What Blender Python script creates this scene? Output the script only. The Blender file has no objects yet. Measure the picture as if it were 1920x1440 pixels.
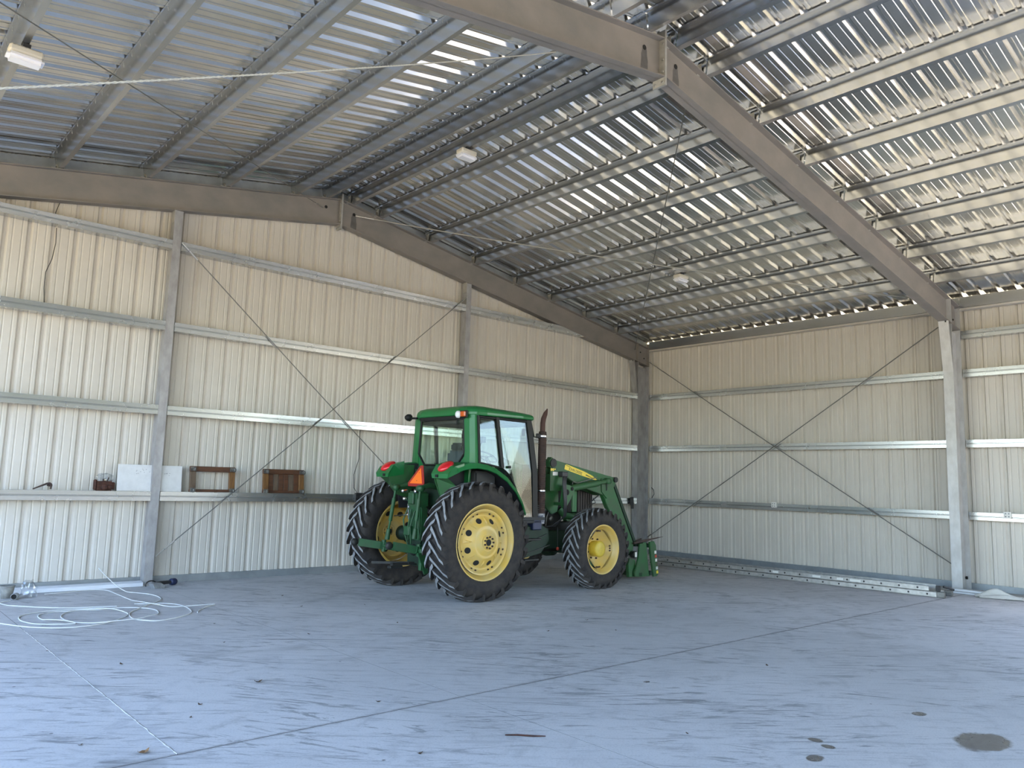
import bpy, bmesh, math, random
from mathutils import Vector, Matrix
random.seed(7)
C = bpy.context.scene.collection
scene = bpy.context.scene
PI = math.pi

# ------------------------------------------------------------------ camera
def set_camera():
    f, yaw, pitch, roll = 1451.68, 0.72644, 0.12680, 0.02909
    w = Vector((math.sin(yaw)*math.cos(pitch), math.cos(yaw)*math.cos(pitch), math.sin(pitch)))
    r = Vector((math.cos(yaw), -math.sin(yaw), 0)); u = r.cross(w)
    r2 = math.cos(roll)*r + math.sin(roll)*u; u2 = -math.sin(roll)*r + math.cos(roll)*u
    cd = bpy.data.cameras.new('camera'); co = bpy.data.objects.new('camera', cd); C.objects.link(co)
    cd.sensor_width = 36.0; cd.lens = f/1920*36.0; cd.clip_start = 0.05; cd.clip_end = 600
    m = Matrix((r2, u2, -w)).transposed().to_4x4(); m.translation = (-16.2681, -12.8356, 1.73505)
    co.matrix_world = m
    scene.camera = co
set_camera()

# ------------------------------------------------------------------ sky, sun, exposure
world = bpy.data.worlds.new('world'); scene.world = world; world.use_nodes = True
wn = world.node_tree.nodes; wl = world.node_tree.links
bg = wn['Background']
sky = wn.new('ShaderNodeTexSky'); sky.sky_type = 'NISHITA'; sky.sun_disc = False
SUN_EL, SUN_AZ = math.radians(64), math.radians(150)      # azimuth clockwise from +y
sky.sun_elevation = SUN_EL; sky.sun_rotation = SUN_AZ
sky.air_density = 1.0; sky.dust_density = 1.2; sky.ozone_density = 1.5
wl.new(sky.outputs[0], bg.inputs[0]); bg.inputs[1].default_value = 0.30
sd = bpy.data.lights.new('sun', 'SUN'); so = bpy.data.objects.new('sun', sd); C.objects.link(so)
sd.energy = 5.0; sd.angle = math.radians(0.6); sd.color = (1.0, 0.88, 0.68)
sv = Vector((math.sin(SUN_AZ)*math.cos(SUN_EL), math.cos(SUN_AZ)*math.cos(SUN_EL), math.sin(SUN_EL)))
so.rotation_euler = (-sv).to_track_quat('-Z', 'Y').to_euler(); so.location = (0, -30, 30)
scene.view_settings.view_transform = 'Standard'; scene.view_settings.look = 'None'
scene.view_settings.gamma = 1.0; scene.view_settings.use_curve_mapping = False
scene.view_settings.exposure = 2.48
if hasattr(scene, 'cycles'):
    scene.cycles.max_bounces = 10; scene.cycles.diffuse_bounces = 6; scene.cycles.glossy_bounces = 5
    scene.cycles.transparent_max_bounces = 12; scene.cycles.caustics_reflective = False
    scene.cycles.caustics_refractive = False; scene.cycles.sample_clamp_indirect = 8.0

# ------------------------------------------------------------------ materials
def mat(name, col, metal=0.0, rough=0.5, var=0.0, vscale=3.0, col2=None, stretch=(1, 1, 1), bump=0.0, bscale=40.0,
        rvar=0.0, spec=0.5, coat=0.0):
    m = bpy.data.materials.new(name); m.use_nodes = True
    nt = m.node_tree; b = nt.nodes['Principled BSDF']
    b.inputs['Base Color'].default_value = (*col, 1); b.inputs['Metallic'].default_value = metal
    b.inputs['Roughness'].default_value = rough; b.inputs['Specular IOR Level'].default_value = spec
    if coat: b.inputs['Coat Weight'].default_value = coat; b.inputs['Coat Roughness'].default_value = 0.12
    if var or bump or rvar:
        tc = nt.nodes.new('ShaderNodeTexCoord'); mp = nt.nodes.new('ShaderNodeMapping')
        mp.inputs['Scale'].default_value = stretch
        nt.links.new(tc.outputs['Object'], mp.inputs['Vector'])
        nz = nt.nodes.new('ShaderNodeTexNoise'); nz.inputs['Scale'].default_value = vscale
        nz.inputs['Detail'].default_value = 6; nz.inputs['Roughness'].default_value = 0.6
        nt.links.new(mp.outputs[0], nz.inputs['Vector'])
        if var:
            c2 = col2 or tuple(c*(1-var) for c in col)
            mx = nt.nodes.new('ShaderNodeMix'); mx.data_type = 'RGBA'
            rp = nt.nodes.new('ShaderNodeValToRGB'); rp.color_ramp.elements[0].position = 0.35
            rp.color_ramp.elements[1].position = 0.65
            nt.links.new(nz.outputs[0], rp.inputs[0]); nt.links.new(rp.outputs[0], mx.inputs[0])
            mx.inputs[6].default_value = (*col, 1); mx.inputs[7].default_value = (*c2, 1)
            nt.links.new(mx.outputs[2], b.inputs['Base Color'])
        if rvar:
            mr = nt.nodes.new('ShaderNodeMapRange'); mr.inputs[3].default_value = rough-rvar; mr.inputs[4].default_value = rough+rvar
            nt.links.new(nz.outputs[0], mr.inputs[0]); nt.links.new(mr.outputs[0], b.inputs['Roughness'])
        if bump:
            n2 = nt.nodes.new('ShaderNodeTexNoise'); n2.inputs['Scale'].default_value = bscale; n2.inputs['Detail'].default_value = 4
            nt.links.new(mp.outputs[0], n2.inputs['Vector'])
            bp = nt.nodes.new('ShaderNodeBump'); bp.inputs['Strength'].default_value = bump; bp.inputs['Distance'].default_value = 0.01
            nt.links.new(n2.outputs[0], bp.inputs['Height']); nt.links.new(bp.outputs[0], b.inputs['Normal'])
    return m

M = {}
M['wall'] = mat('wall_sheet_paint', (0.625, 0.59, 0.535), 0.0, 0.40, 0.06, 1.5, spec=0.45)
M['roof'] = mat('galvalume_roof', (0.70, 0.685, 0.655), 0.92, 0.19, 0.10, 2.0, rvar=0.05)
M['purlin'] = mat('galvanized_purlin', (0.50, 0.51, 0.515), 0.9, 0.25, 0.05, 1.2, rvar=0.02)
M['girt'] = mat('galvanized_girt', (0.54, 0.56, 0.57), 0.88, 0.27, 0.06, 1.5, rvar=0.03)
M['beam'] = mat('weathered_rafter_steel', (0.285, 0.256, 0.235), 0.2, 0.60, 0.25, 1.6, (0.22, 0.208, 0.196), (1, 1, 1.4), 0.08, 60)
M['column'] = mat('mottled_galvanized_column', (0.42, 0.42, 0.43), 0.35, 0.52, 0.3, 7.0, (0.30, 0.295, 0.30), (1, 1, 0.5), 0.08, 50)
M['column_bright'] = mat('bright_galvanized_column', (0.56, 0.56, 0.56), 0.4, 0.48, 0.2, 8.0, (0.46, 0.455, 0.45), (1, 1, 0.5), 0.06, 50)
M['stain'] = mat('damp_steel_stain', (0.15, 0.143, 0.138), 0.2, 0.5, 0.25, 8, (0.11, 0.105, 0.10))
M['plate'] = mat('end_plate_steel', (0.50, 0.49, 0.46), 0.4, 0.5, 0.2, 9.0)
M['bolt'] = mat('zinc_bolt', (0.55, 0.55, 0.53), 0.9, 0.35)
M['dark_hole'] = mat('hole_shade_black', (0.012, 0.012, 0.012), 0, 0.9)  # black stands in for shade inside holes; also colours bolts and screens
M['cable'] = mat('steel_brace_cable', (0.20, 0.20, 0.19), 0.6, 0.5)
M['rope'] = mat('white_twisted_rope', (0.60, 0.58, 0.52), 0, 0.9, 0.3, 200)
M['wire'] = mat('black_wire', (0.03, 0.03, 0.03), 0, 0.6)
M['base'] = mat('base_angle_steel', (0.34, 0.37, 0.39), 0.5, 0.5, 0.2, 4.0)
M['white_plastic'] = mat('white_plastic', (0.78, 0.77, 0.74), 0, 0.4)
M['lens'] = mat('lamp_lens', (0.80, 0.81, 0.86), 0, 0.25)
M['white_trim'] = mat('white_painted_trim', (0.74, 0.76, 0.80), 0, 0.35, 0.06, 3)
M['alu'] = mat('aluminium_ladder', (0.55, 0.54, 0.52), 0.7, 0.42, 0.3, 12.0)
M['black'] = mat('black_plastic', (0.02, 0.02, 0.022), 0, 0.5)
M['rubber'] = mat('tyre_rubber', (0.020, 0.019, 0.020), 0, 0.7, 0.5, 9.0, (0.042, 0.036, 0.032), bump=0.15, bscale=60, spec=0.25)
M['lug'] = mat('dusty_lit_tread_top', (0.29, 0.30, 0.315), 0, 0.8, 0.3, 14.0, spec=0.2)  # dusty lug tops, lightened further for the light falling on them
M['yellow'] = mat('yellow_wheel_paint', (0.66, 0.43, 0.085), 0, 0.42, 0.35, 4.0, (0.56, 0.43, 0.17), rvar=0.1)
M['green'] = mat('green_tractor_paint', (0.010, 0.155, 0.040), 0, 0.38, 0.15, 3.0, spec=0.45, coat=0.1)
M['green_dull'] = mat('dusty_green_paint', (0.020, 0.110, 0.030), 0, 0.55, 0.35, 5.0, (0.035, 0.085, 0.035))
M['green_hitch'] = mat('darker_hitch_green', (0.012, 0.088, 0.028), 0, 0.5, 0.4, 6.0, (0.02, 0.06, 0.025))  # darker than the dull green, for the rear hitch
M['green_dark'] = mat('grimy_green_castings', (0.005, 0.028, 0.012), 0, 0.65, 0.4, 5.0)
M['black_trim'] = mat('black_cab_trim', (0.010, 0.011, 0.011), 0, 0.5, spec=0.25)
M['liner'] = mat('dark_fender_liner', (0.014, 0.015, 0.020), 0, 0.75)
M['engine'] = mat('grimy_engine_black', (0.016, 0.017, 0.016), 0, 0.6, 0.3, 8)
M['grille'] = mat('dark_brown_grille', (0.035, 0.026, 0.022), 0, 0.6)
M['rust'] = mat('rusty_exhaust', (0.055, 0.030, 0.022), 0.2, 0.75, 0.5, 12, (0.035, 0.022, 0.018))
M['rust_red'] = mat('rusty_cast_iron', (0.085, 0.030, 0.018), 0.1, 0.8, 0.5, 25, (0.03, 0.012, 0.009), bump=0.3, bscale=80)
M['chrome'] = mat('chrome_rod', (0.75, 0.75, 0.75), 1.0, 0.18)
M['red_lens'] = mat('red_tail_lens', (0.65, 0.010, 0.018), 0, 0.15, coat=0.5)
M['amber'] = mat('amber_lens', (0.55, 0.10, 0.012), 0, 0.2)
M['smv_orange'] = mat('fluorescent_orange', (1.0, 0.19, 0.015), 0, 0.5)
M['smv_red'] = mat('dark_red_reflective_border', (0.36, 0.02, 0.018), 0, 0.4)
M['decal_yellow'] = mat('yellow_decal', (0.83, 0.62, 0.05), 0, 0.4)
M['decal_dark'] = mat('dark_decal_lettering', (0.055, 0.055, 0.02), 0, 0.5)
M['decal_white'] = mat('white_decal', (0.75, 0.74, 0.70), 0, 0.5)
M['decal_red'] = mat('red_warning_decal', (0.45, 0.05, 0.03), 0, 0.5)
M['seat'] = mat('blue_grey_seat_fabric', (0.06, 0.08, 0.11), 0, 0.9, 0.2, 20)
M['interior'] = mat('dark_cab_interior', (0.03, 0.032, 0.033), 0, 0.7)
M['blue'] = mat('dark_blue_plastic', (0.010, 0.018, 0.065), 0, 0.5)
M['spear'] = mat('brown_steel_spear', (0.06, 0.04, 0.035), 0.3, 0.5)
M['wood'] = mat('reddish_brown_hardwood', (0.125, 0.048, 0.020), 0, 0.6, 0.45, 6, (0.06, 0.026, 0.013), (1, 6, 6))
M['wood_ochre'] = mat('ochre_worn_wood', (0.235, 0.115, 0.030), 0, 0.6, 0.45, 5, (0.13, 0.06, 0.022), (6, 6, 1))
M['wood_grey'] = mat('grey_brown_worn_wood', (0.15, 0.105, 0.07), 0, 0.7, 0.4, 5, (0.09, 0.06, 0.04), (6, 6, 1))
M['caster'] = mat('dull_metal_caster', (0.22, 0.22, 0.21), 0.8, 0.45, 0.4, 30)
M['leaf'] = mat('dry_brown_leaf', (0.085, 0.052, 0.030), 0, 0.8, 0.4, 30)
M['white_board'] = mat('white_speckled_board', (0.72, 0.725, 0.73), 0, 0.5, 0.10, 9)
M['rag'] = mat('white_cotton_rag', (0.70, 0.69, 0.64), 0, 0.9, 0.1, 10)
M['grey_cup'] = mat('cement_grey_cup', (0.30, 0.295, 0.27), 0, 0.8, 0.3, 14, (0.20, 0.195, 0.18))
M['grey_dirty'] = mat('grey_metal_disc', (0.35, 0.36, 0.37), 0.3, 0.5, 0.3, 20)
M['cable_white'] = mat('white_pipe_coil', (0.66, 0.67, 0.66), 0, 0.45)
M['grass'] = mat('sunlit_ground', (0.40, 0.335, 0.225), 0, 0.95, 0.3, 0.25, (0.33, 0.285, 0.165))

def clear_mat(name, tint, rough=0.03, ior=0.04):
    m = bpy.data.materials.new(name); m.use_nodes = True; nt = m.node_tree
    nt.nodes.remove(nt.nodes['Principled BSDF']); out = nt.nodes['Material Output']
    t = nt.nodes.new('ShaderNodeBsdfTransparent'); t.inputs[0].default_value = (*tint, 1)
    g = nt.nodes.new('ShaderNodeBsdfGlossy'); g.inputs['Roughness'].default_value = rough
    lw = nt.nodes.new('ShaderNodeLayerWeight'); lw.inputs[0].default_value = 0.5
    pw = nt.nodes.new('ShaderNodeMath'); pw.operation = 'POWER'; pw.inputs[1].default_value = 3.5
    nt.links.new(lw.outputs['Facing'], pw.inputs[0])
    fr = nt.nodes.new('ShaderNodeMapRange'); fr.inputs[3].default_value = ior; fr.inputs[4].default_value = 0.8
    nt.links.new(pw.outputs[0], fr.inputs[0])
    mx = nt.nodes.new('ShaderNodeMixShader')
    nt.links.new(fr.outputs[0], mx.inputs[0]); nt.links.new(t.outputs[0], mx.inputs[1]); nt.links.new(g.outputs[0], mx.inputs[2])
    nt.links.new(mx.outputs[0], out.inputs[0]); return m
M['glass'] = clear_mat('green_tinted_cab_glass', (0.84, 0.92, 0.88), 0.015, 0.035)
M['clear'] = clear_mat('clear_plastic_film', (0.90, 0.92, 0.94), 0.12, 0.10)

def concrete():
    m = bpy.data.materials.new('dusty_concrete'); m.use_nodes = True; nt = m.node_tree; L = nt.links
    b = nt.nodes['Principled BSDF']; N = nt.nodes.new
    geo = N('ShaderNodeNewGeometry')
    def noise(scale, detail=5, rough=0.6, dist=0.0, stretch=(1, 1, 1), rot=0.0):
        mp = N('ShaderNodeMapping'); mp.vector_type = 'TEXTURE'; mp.inputs['Scale'].default_value = tuple(1/q for q in stretch); mp.inputs['Rotation'].default_value = (0, 0, rot)
        L.new(geo.outputs['Position'], mp.inputs['Vector'])
        n = N('ShaderNodeTexNoise'); n.inputs['Scale'].default_value = scale; n.inputs['Detail'].default_value = detail
        n.inputs['Roughness'].default_value = rough; n.inputs['Distortion'].default_value = dist
        L.new(mp.outputs[0], n.inputs['Vector']); return n.outputs[0]
    def rng(v, a, c, lo=0.0, hi=1.0):
        r = N('ShaderNodeMapRange'); r.interpolation_type = 'SMOOTHSTEP'
        r.inputs[1].default_value = a; r.inputs[2].default_value = c; r.inputs[3].default_value = lo; r.inputs[4].default_value = hi
        L.new(v, r.inputs[0]); return r.outputs[0]
    def math_(op, a, c):
        n = N('ShaderNodeMath'); n.operation = op
        for i, v in enumerate((a, c)):
            if isinstance(v, (int, float)): n.inputs[i].default_value = v
            else: L.new(v, n.inputs[i])
        return n.outputs[0]
    def mix(fac, a, c):
        n = N('ShaderNodeMix'); n.data_type = 'RGBA'
        L.new(fac, n.inputs[0])
        for i, v in ((6, a), (7, c)):
            if isinstance(v, tuple): n.inputs[i].default_value = (*v, 1)
            else: L.new(v, n.inputs[i])
        return n.outputs[2]
    big = noise(0.35, 4, 0.55, 0.4)
    col = mix(rng(big, 0.35, 0.65), (0.65, 0.64, 0.64), (0.55, 0.545, 0.545))
    mid = noise(1.6, 6, 0.65, 1.2, (1, 1.6, 1), 0.5)
    col = mix(rng(mid, 0.5, 0.75, 0, 0.45), col, (0.40, 0.398, 0.405))
    # sweeping marks, tyre scuffs and tracked dirt
    sw = noise(2.4, 8, 0.70, 2.2, (0.42, 2.6, 1), -0.62)
    swm = math_('MULTIPLY', rng(sw, 0.53, 0.63), rng(noise(0.50, 3), 0.42, 0.58))
    col = mix(math_('MULTIPLY', swm, 0.75), col, (0.17, 0.172, 0.18))
    arc = noise(1.5, 6, 0.68, 3.5, (0.5, 3.4, 1), -0.95)
    am = math_('MULTIPLY', rng(arc, 0.55, 0.62), rng(noise(0.8, 2, 0.5, 0.5), 0.46, 0.58))
    col = mix(math_('MULTIPLY', am, 0.7), col, (0.19, 0.193, 0.195))
    blot = noise(1.1, 7, 0.7, 0.8)
    col = mix(rng(blot, 0.55, 0.72, 0, 0.5), col, (0.26, 0.265, 0.262))
    sw2 = noise(4.0, 8, 0.74, 1.8, (0.40, 2.2, 1), -0.75)
    col = mix(rng(sw2, 0.50, 0.70, 0, 0.55), col, (0.64, 0.635, 0.63))
    drag = noise(9.0, 6, 0.70, 1.0, (0.20, 1.4, 1), -0.68)
    col = mix(rng(drag, 0.52, 0.66, 0, 0.42), col, (0.25, 0.25, 0.256))
    # dusty bands along the saw cuts
    sp0 = N('ShaderNodeSeparateXYZ'); L.new(geo.outputs['Position'], sp0.inputs[0])
    jd = math_('ABSOLUTE', math_('ADD', sp0.outputs[1], 7.71), 0.0)
    jm_ = math_('MULTIPLY', rng(math_('ADD', jd, math_('MULTIPLY', noise(12, 4), 0.07)), 0.025, 0.075, 1, 0), 0.8)
    col = mix(jm_, col, (0.24, 0.235, 0.23))
    fine = noise(70, 3, 0.6)
    col = mix(rng(fine, 0.48, 0.75, 0, 0.35), col, (0.27, 0.265, 0.26))
    vo = N('ShaderNodeTexVoronoi'); vo.inputs['Scale'].default_value = 2.2; L.new(geo.outputs['Position'], vo.inputs['Vector'])
    sp = rng(vo.outputs['Distance'], 0.018, 0.034, 1, 0)
    col = mix(math_('MULTIPLY', sp, 0.75), col, (0.07, 0.06, 0.05))
    # wet patches, each with its own shape
    wob = noise(9, 4, 0.6)
    wet = None
    sep = N('ShaderNodeSeparateXYZ'); L.new(geo.outputs['Position'], sep.inputs[0])
    for x, y, rx, ry in ((-9.86, -10.79, 0.27, 0.165), (-10.82, -10.03, 0.045, 0.055), (-10.88, -10.15, 0.04, 0.05), (-11.18, -10.21, 0.075, 0.055),
                         (-9.5, -10.22, 0.07, 0.05), (-10.51, -8.29, 0.035, 0.025)):
        dx = math_('DIVIDE', math_('SUBTRACT', sep.outputs[0], x), rx); dy = math_('DIVIDE', math_('SUBTRACT', sep.outputs[1], y), ry)
        d = math_('ADD', math_('MULTIPLY', dx, dx), math_('MULTIPLY', dy, dy))
        d = math_('ADD', d, math_('MULTIPLY', math_('SUBTRACT', wob, 0.5), 1.3))
        k = rng(d, 0.75, 1.15, 1, 0)
        wet = k if wet is None else math_('MAXIMUM', wet, k)
    col = mix(math_('MULTIPLY', wet, 0.85), col, (0.085, 0.078, 0.068))
    L.new(col, b.inputs['Base Color'])
    ro = math_('SUBTRACT', rng(mid, 0.3, 0.7, 0.62, 0.78), math_('MULTIPLY', wet, 0.42)); L.new(ro, b.inputs['Roughness'])
    bp = N('ShaderNodeBump'); bp.inputs['Strength'].default_value = 0.12; bp.inputs['Distance'].default_value = 0.01
    L.new(sw, bp.inputs['Height']); L.new(bp.outputs[0], b.inputs['Normal'])
    return m
M['concrete'] = concrete()

# ------------------------------------------------------------------ mesh helpers
class MB:
    """collects shapes and links them as one mesh object"""
    def __init__(s): s.v = []; s.f = []; s.mi = []; s.sm = []
    def add(s, vs, fs, mi=0, smooth=False):
        o = len(s.v); s.v += [tuple(p) for p in vs]; s.f += [tuple(i+o for i in f) for f in fs]
        s.mi += [mi]*len(fs); s.sm += [smooth]*len(fs); return s
    def box(s, a, b, mi=0, ch=0.0, mx=None):
        x0, x1 = sorted((a[0], b[0])); y0, y1 = sorted((a[1], b[1])); z0, z1 = sorted((a[2], b[2]))
        bm = bmesh.new(); vs = [bm.verts.new((x, y, z)) for x in (x0, x1) for y in (y0, y1) for z in (z0, z1)]
        for f in ((0, 1, 3, 2), (4, 6, 7, 5), (0, 4, 5, 1), (2, 3, 7, 6), (0, 2, 6, 4), (1, 5, 7, 3)): bm.faces.new([vs[i] for i in f])
        if ch: bmesh.ops.bevel(bm, geom=bm.edges[:], offset=ch, segments=1 if ch < 0.02 else 2, affect='EDGES')
        if mx is not None: bmesh.ops.transform(bm, matrix=mx, verts=bm.verts[:])
        return s.bm(bm, mi)
    def bm(s, bm, mi=0, smooth=False):
        bm.verts.index_update()
        s.add([v.co for v in bm.verts], [[v.index for v in f.verts] for f in bm.faces], mi, smooth); bm.free(); return s
    def prism(s, poly, axis, a, b, mi=0, ch=0.0):
        """poly of 2-D points extruded along axis ('x': (y,z), 'y': (x,z), 'z': (x,y)) from a to b"""
        def P(p, t): return {'x': (t, p[0], p[1]), 'y': (p[0], t, p[1]), 'z': (p[0], p[1], t)}[axis]
        bm = bmesh.new(); n = len(poly)
        A = [bm.verts.new(P(p, a)) for p in poly]; B = [bm.verts.new(P(p, b)) for p in poly]
        bm.faces.new(A); bm.faces.new(B[::-1])
        for i in range(n): bm.faces.new((A[i], B[i], B[(i+1) % n], A[(i+1) % n]))
        bmesh.ops.recalc_face_normals(bm, faces=bm.faces[:])
        if ch:
            es = [e for e in bm.edges if (e.verts[0] in A) == (e.verts[1] in A)]
            bmesh.ops.bevel(bm, geom=es, offset=ch, segments=2, affect='EDGES')
        return s.bm(bm, mi)
    def tube(s, path, r, n=8, mi=0, cap=True, smooth=True):
        path = [Vector(p) for p in path]; rs = r if isinstance(r, (list, tuple)) else [r]*len(path)
        rings = []; up = None
        for i, p in enumerate(path):
            t = (path[min(i+1, len(path)-1)]-path[max(i-1, 0)]).normalized()
            if up is None: up = Vector((0, 0, 1)) if abs(t.z) < 0.9 else Vector((1, 0, 0))
            a = t.cross(up).normalized(); up = a.cross(t).normalized()
            rings.append([p+rs[i]*(math.cos(2*PI*k/n)*a+math.sin(2*PI*k/n)*up) for k in range(n)])
        vs = [q for g in rings for q in g]; fs = []
        for i in range(len(rings)-1):
            for k in range(n): fs.append((i*n+k, i*n+(k+1) % n, (i+1)*n+(k+1) % n, (i+1)*n+k))
        s.add(vs, fs, mi, smooth)
        if cap:
            o = (len(rings)-1)*n
            s.add(rings[0], [tuple(range(n))[::-1]], mi); s.add(rings[-1], [tuple(range(n))], mi)
        return s
    def lathe(s, prof, axis='y', c=(0, 0, 0), n=32, mi=0, smooth=True, cap=False):
        """prof: (r, t) pairs; t along axis"""
        vs = []; fs = []
        for r, t in prof:
            for k in range(n):
                a = 2*PI*k/n; u, w = r*math.cos(a), r*math.sin(a)
                q = {'x': (t, u, w), 'y': (u, t, w), 'z': (u, w, t)}[axis]
                vs.append((q[0]+c[0], q[1]+c[1], q[2]+c[2]))
        m = len(prof)
        for i in range(m-1):
            for k in range(n): fs.append((i*n+k, i*n+(k+1) % n, (i+1)*n+(k+1) % n, (i+1)*n+k))
        s.add(vs, fs, mi, smooth)
        if cap:
            s.add(vs[:n], [tuple(range(n))], mi); s.add(vs[-n:], [tuple(range(n))[::-1]], mi)
        return s
    def sheet(s, prof, place, mi=0):
        """profile points [(u,h)] run between two ends: place(u,h,end)->xyz"""
        A = [place(u, h, 0) for u, h in prof]; B = [place(u, h, 1) for u, h in prof]; n = len(prof)
        return s.add(A+B, [(i, i+1, n+i+1, n+i) for i in range(n-1)], mi)
    STUFF = {'wheel_bolts', 'disc_ribs', 'plate_bolts', 'haunch_bolts', 'brace_bolts', 'screws', 'smudges', 'rivets', 'screen_wires', 'engine_fittings', 'socket_face',
             'hydraulic_lines', 'tower_hoses', 'arm_hoses', 'remote_coupler', 'tower_lettering', 'clamp_band', 'wiper_motor', 'control_levers', 'rake_angle'}
    def build(s, name, mats, parent=None, link=True, fix=True):
        me = bpy.data.meshes.new(name)
        me.from_pydata(s.v, [], s.f); me.update()
        for m in (mats if isinstance(mats, (list, tuple)) else [mats]): me.materials.append(m)
        me.polygons.foreach_set('material_index', s.mi); me.polygons.foreach_set('use_smooth', s.sm)
        if fix:
            b = bmesh.new(); b.from_mesh(me); bmesh.ops.recalc_face_normals(b, faces=b.faces[:]); b.to_mesh(me); b.free()
        o = bpy.data.objects.new(name, me)
        C.objects.link(o)
        if parent: o.parent = parent
        if name in MB.STUFF: o['kind'] = 'stuff'
        return o

def tag(o, label=None, cat=None, group=None, kind=None):
    if label: o['label'] = label
    if cat: o['category'] = cat
    if group: o['group'] = group
    if kind: o['kind'] = kind
    return o
def empty(name, label=None, cat=None, loc=(0, 0, 0), rz=0.0, group=None, kind=None):
    o = bpy.data.objects.new(name, None); C.objects.link(o); o.location = loc; o.rotation_euler = (0, 0, rz)
    o.empty_display_size = 0.2
    return tag(o, label, cat, group, kind)
def copy_obj(o, parent=None):
    c = o.copy(); C.objects.link(c); c.parent = parent
    for k in ('label',):
        if k in c and parent is not None: del c[k]
    return c
def bolt_head(m, p, axis, r=0.014, h=0.012, mi=0):
    d = {'x': Vector((1, 0, 0)), 'y': Vector((0, 1, 0)), 'z': Vector((0, 0, 1))}[axis]
    p = Vector(p); m.tube([p, p+d*h], r, 6, mi, smooth=False)

# ------------------------------------------------------------------ building numbers
XR, ZT, ZB, SL = -9.312, 7.005, 6.515, 0.1714          # ridge x, rafter top and bottom at the ridge, slope
YN, YF = -7.57, -22.75                                  # near frame, open front
XL = 2*XR
def ztop(x): return ZT-SL*abs(x-XR)
def zbot(x): return ZB-SL*abs(x-XR)
PD = 0.205                                             # purlin depth
SA = math.atan(SL)
SHX, SHY = 0.205, 0.225                                # wall sheet planes
PITCH, PANEL = 0.3048, 0.9144

def rib_profile(h=0.039, rb=0.082, rt=0.030, mh=0.0065, mb=0.026, mt=0.012):
    one = []
    q = PITCH
    one += [(0, 0), (q/2-rb/2-0.075-mb/2, 0), (q/2-rb/2-0.075-mt/2, mh), (q/2-rb/2-0.075+mt/2, mh), (q/2-rb/2-0.075+mb/2, 0)]
    one = [(0, 0)]
    for c, hh, bb, tt in ((0.058, mh, mb, mt), (q/2, h, rb, rt), (q-0.058, mh, mb, mt)):
        one += [(c-bb/2, 0), (c-tt/2, hh), (c+tt/2, hh), (c+bb/2, 0)]
    out = []
    for k in range(3): out += [(u+k*q, hh) for u, hh in one]
    out.append((PANEL, 0))
    return out
RIB = rib_profile()
ROOF_RIB = rib_profile(h=0.041, rb=0.094, rt=0.030, mh=0.0045, mb=0.024, mt=0.012)

# ------------------------------------------------------------------ floor
floor = empty('floor', 'dusty pale grey concrete floor of the shed with saw-cut joints', 'floor', kind='structure')
base = MB(); base.box((-19.4, -23.1, -0.30), (0.42, 0.42, -0.0009)); base.build('sub_base', mat('dark_joint_concrete', (0.07, 0.068, 0.065), 0, 0.9), floor)  # dark filler that shows in the saw-cut joints
def slab(x0, x1, y0, y1):
    m = MB(); g = 0.003; gy = 0.005
    m.box((x0+g, y0+gy, -0.0008), (x1-g, y1-gy, 0.0)); m.build('floor_slab', M['concrete'], floor)
for x0, x1 in ((-19.4, -14.40), (-14.40, -12.16), (-12.16, -8.03), (-8.03, -4.0), (-4.0, 0.42)): slab(x0, x1, -7.71, 0.42)
for x0, x1 in ((-19.4, -16.2), (-16.2, -12.16), (-12.16, -8.03), (-8.03, -4.0), (-4.0, 0.42)): slab(x0, x1, -15.4, -7.71); slab(x0, x1, -23.1, -15.4)
# pale crumbly sealant left in the old joint
jm = MB(); random.seed(13); vs = []
for k in range(97):
    y = -2.9-4.8*k/96; x = -14.40+random.uniform(-0.004, 0.004); w = random.uniform(0.005, 0.010)
    vs += [(x-w, y, -0.0008), (x-w*0.4, y, 0.0015+random.uniform(0, 0.003)), (x+w, y, -0.0008)]
jm.add(vs, [f for k in range(96) for f in ((3*k, 3*k+1, 3*k+4, 3*k+3), (3*k+1, 3*k+2, 3*k+5, 3*k+4))])
tag(jm.build('joint_sealant', mat('pale_sealant', (0.60, 0.59, 0.57), 0, 0.9, 0.5, 18), floor), kind='stuff')
ground = MB(); ground.add([(-150, -150, -0.08), (150, -150, -0.08), (150, 150, -0.08), (-150, 150, -0.08)], [(0, 1, 2, 3)])
tag(ground.build('ground', M['grass']), 'sunlit dry grass ground around the shed', 'ground', kind='structure')

bounce_apron = MB(); bounce_apron.box((-9.0, -44.0, -0.30), (16.0, -23.11, -0.02)); bounce_apron.box((0.6, -23.11, -0.30), (16.0, -8.0, -0.02))  # unseen paving added to bounce sunlight and brighten the roof rib reflections
tag(bounce_apron.build('bounce_apron', mat('added_bounce_concrete', (0.50, 0.455, 0.385), 0, 0.85, 0.15, 0.8)), 'unseen sunlit concrete added in front of the shed to bounce light', 'bounce_apron', kind='structure')

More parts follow.
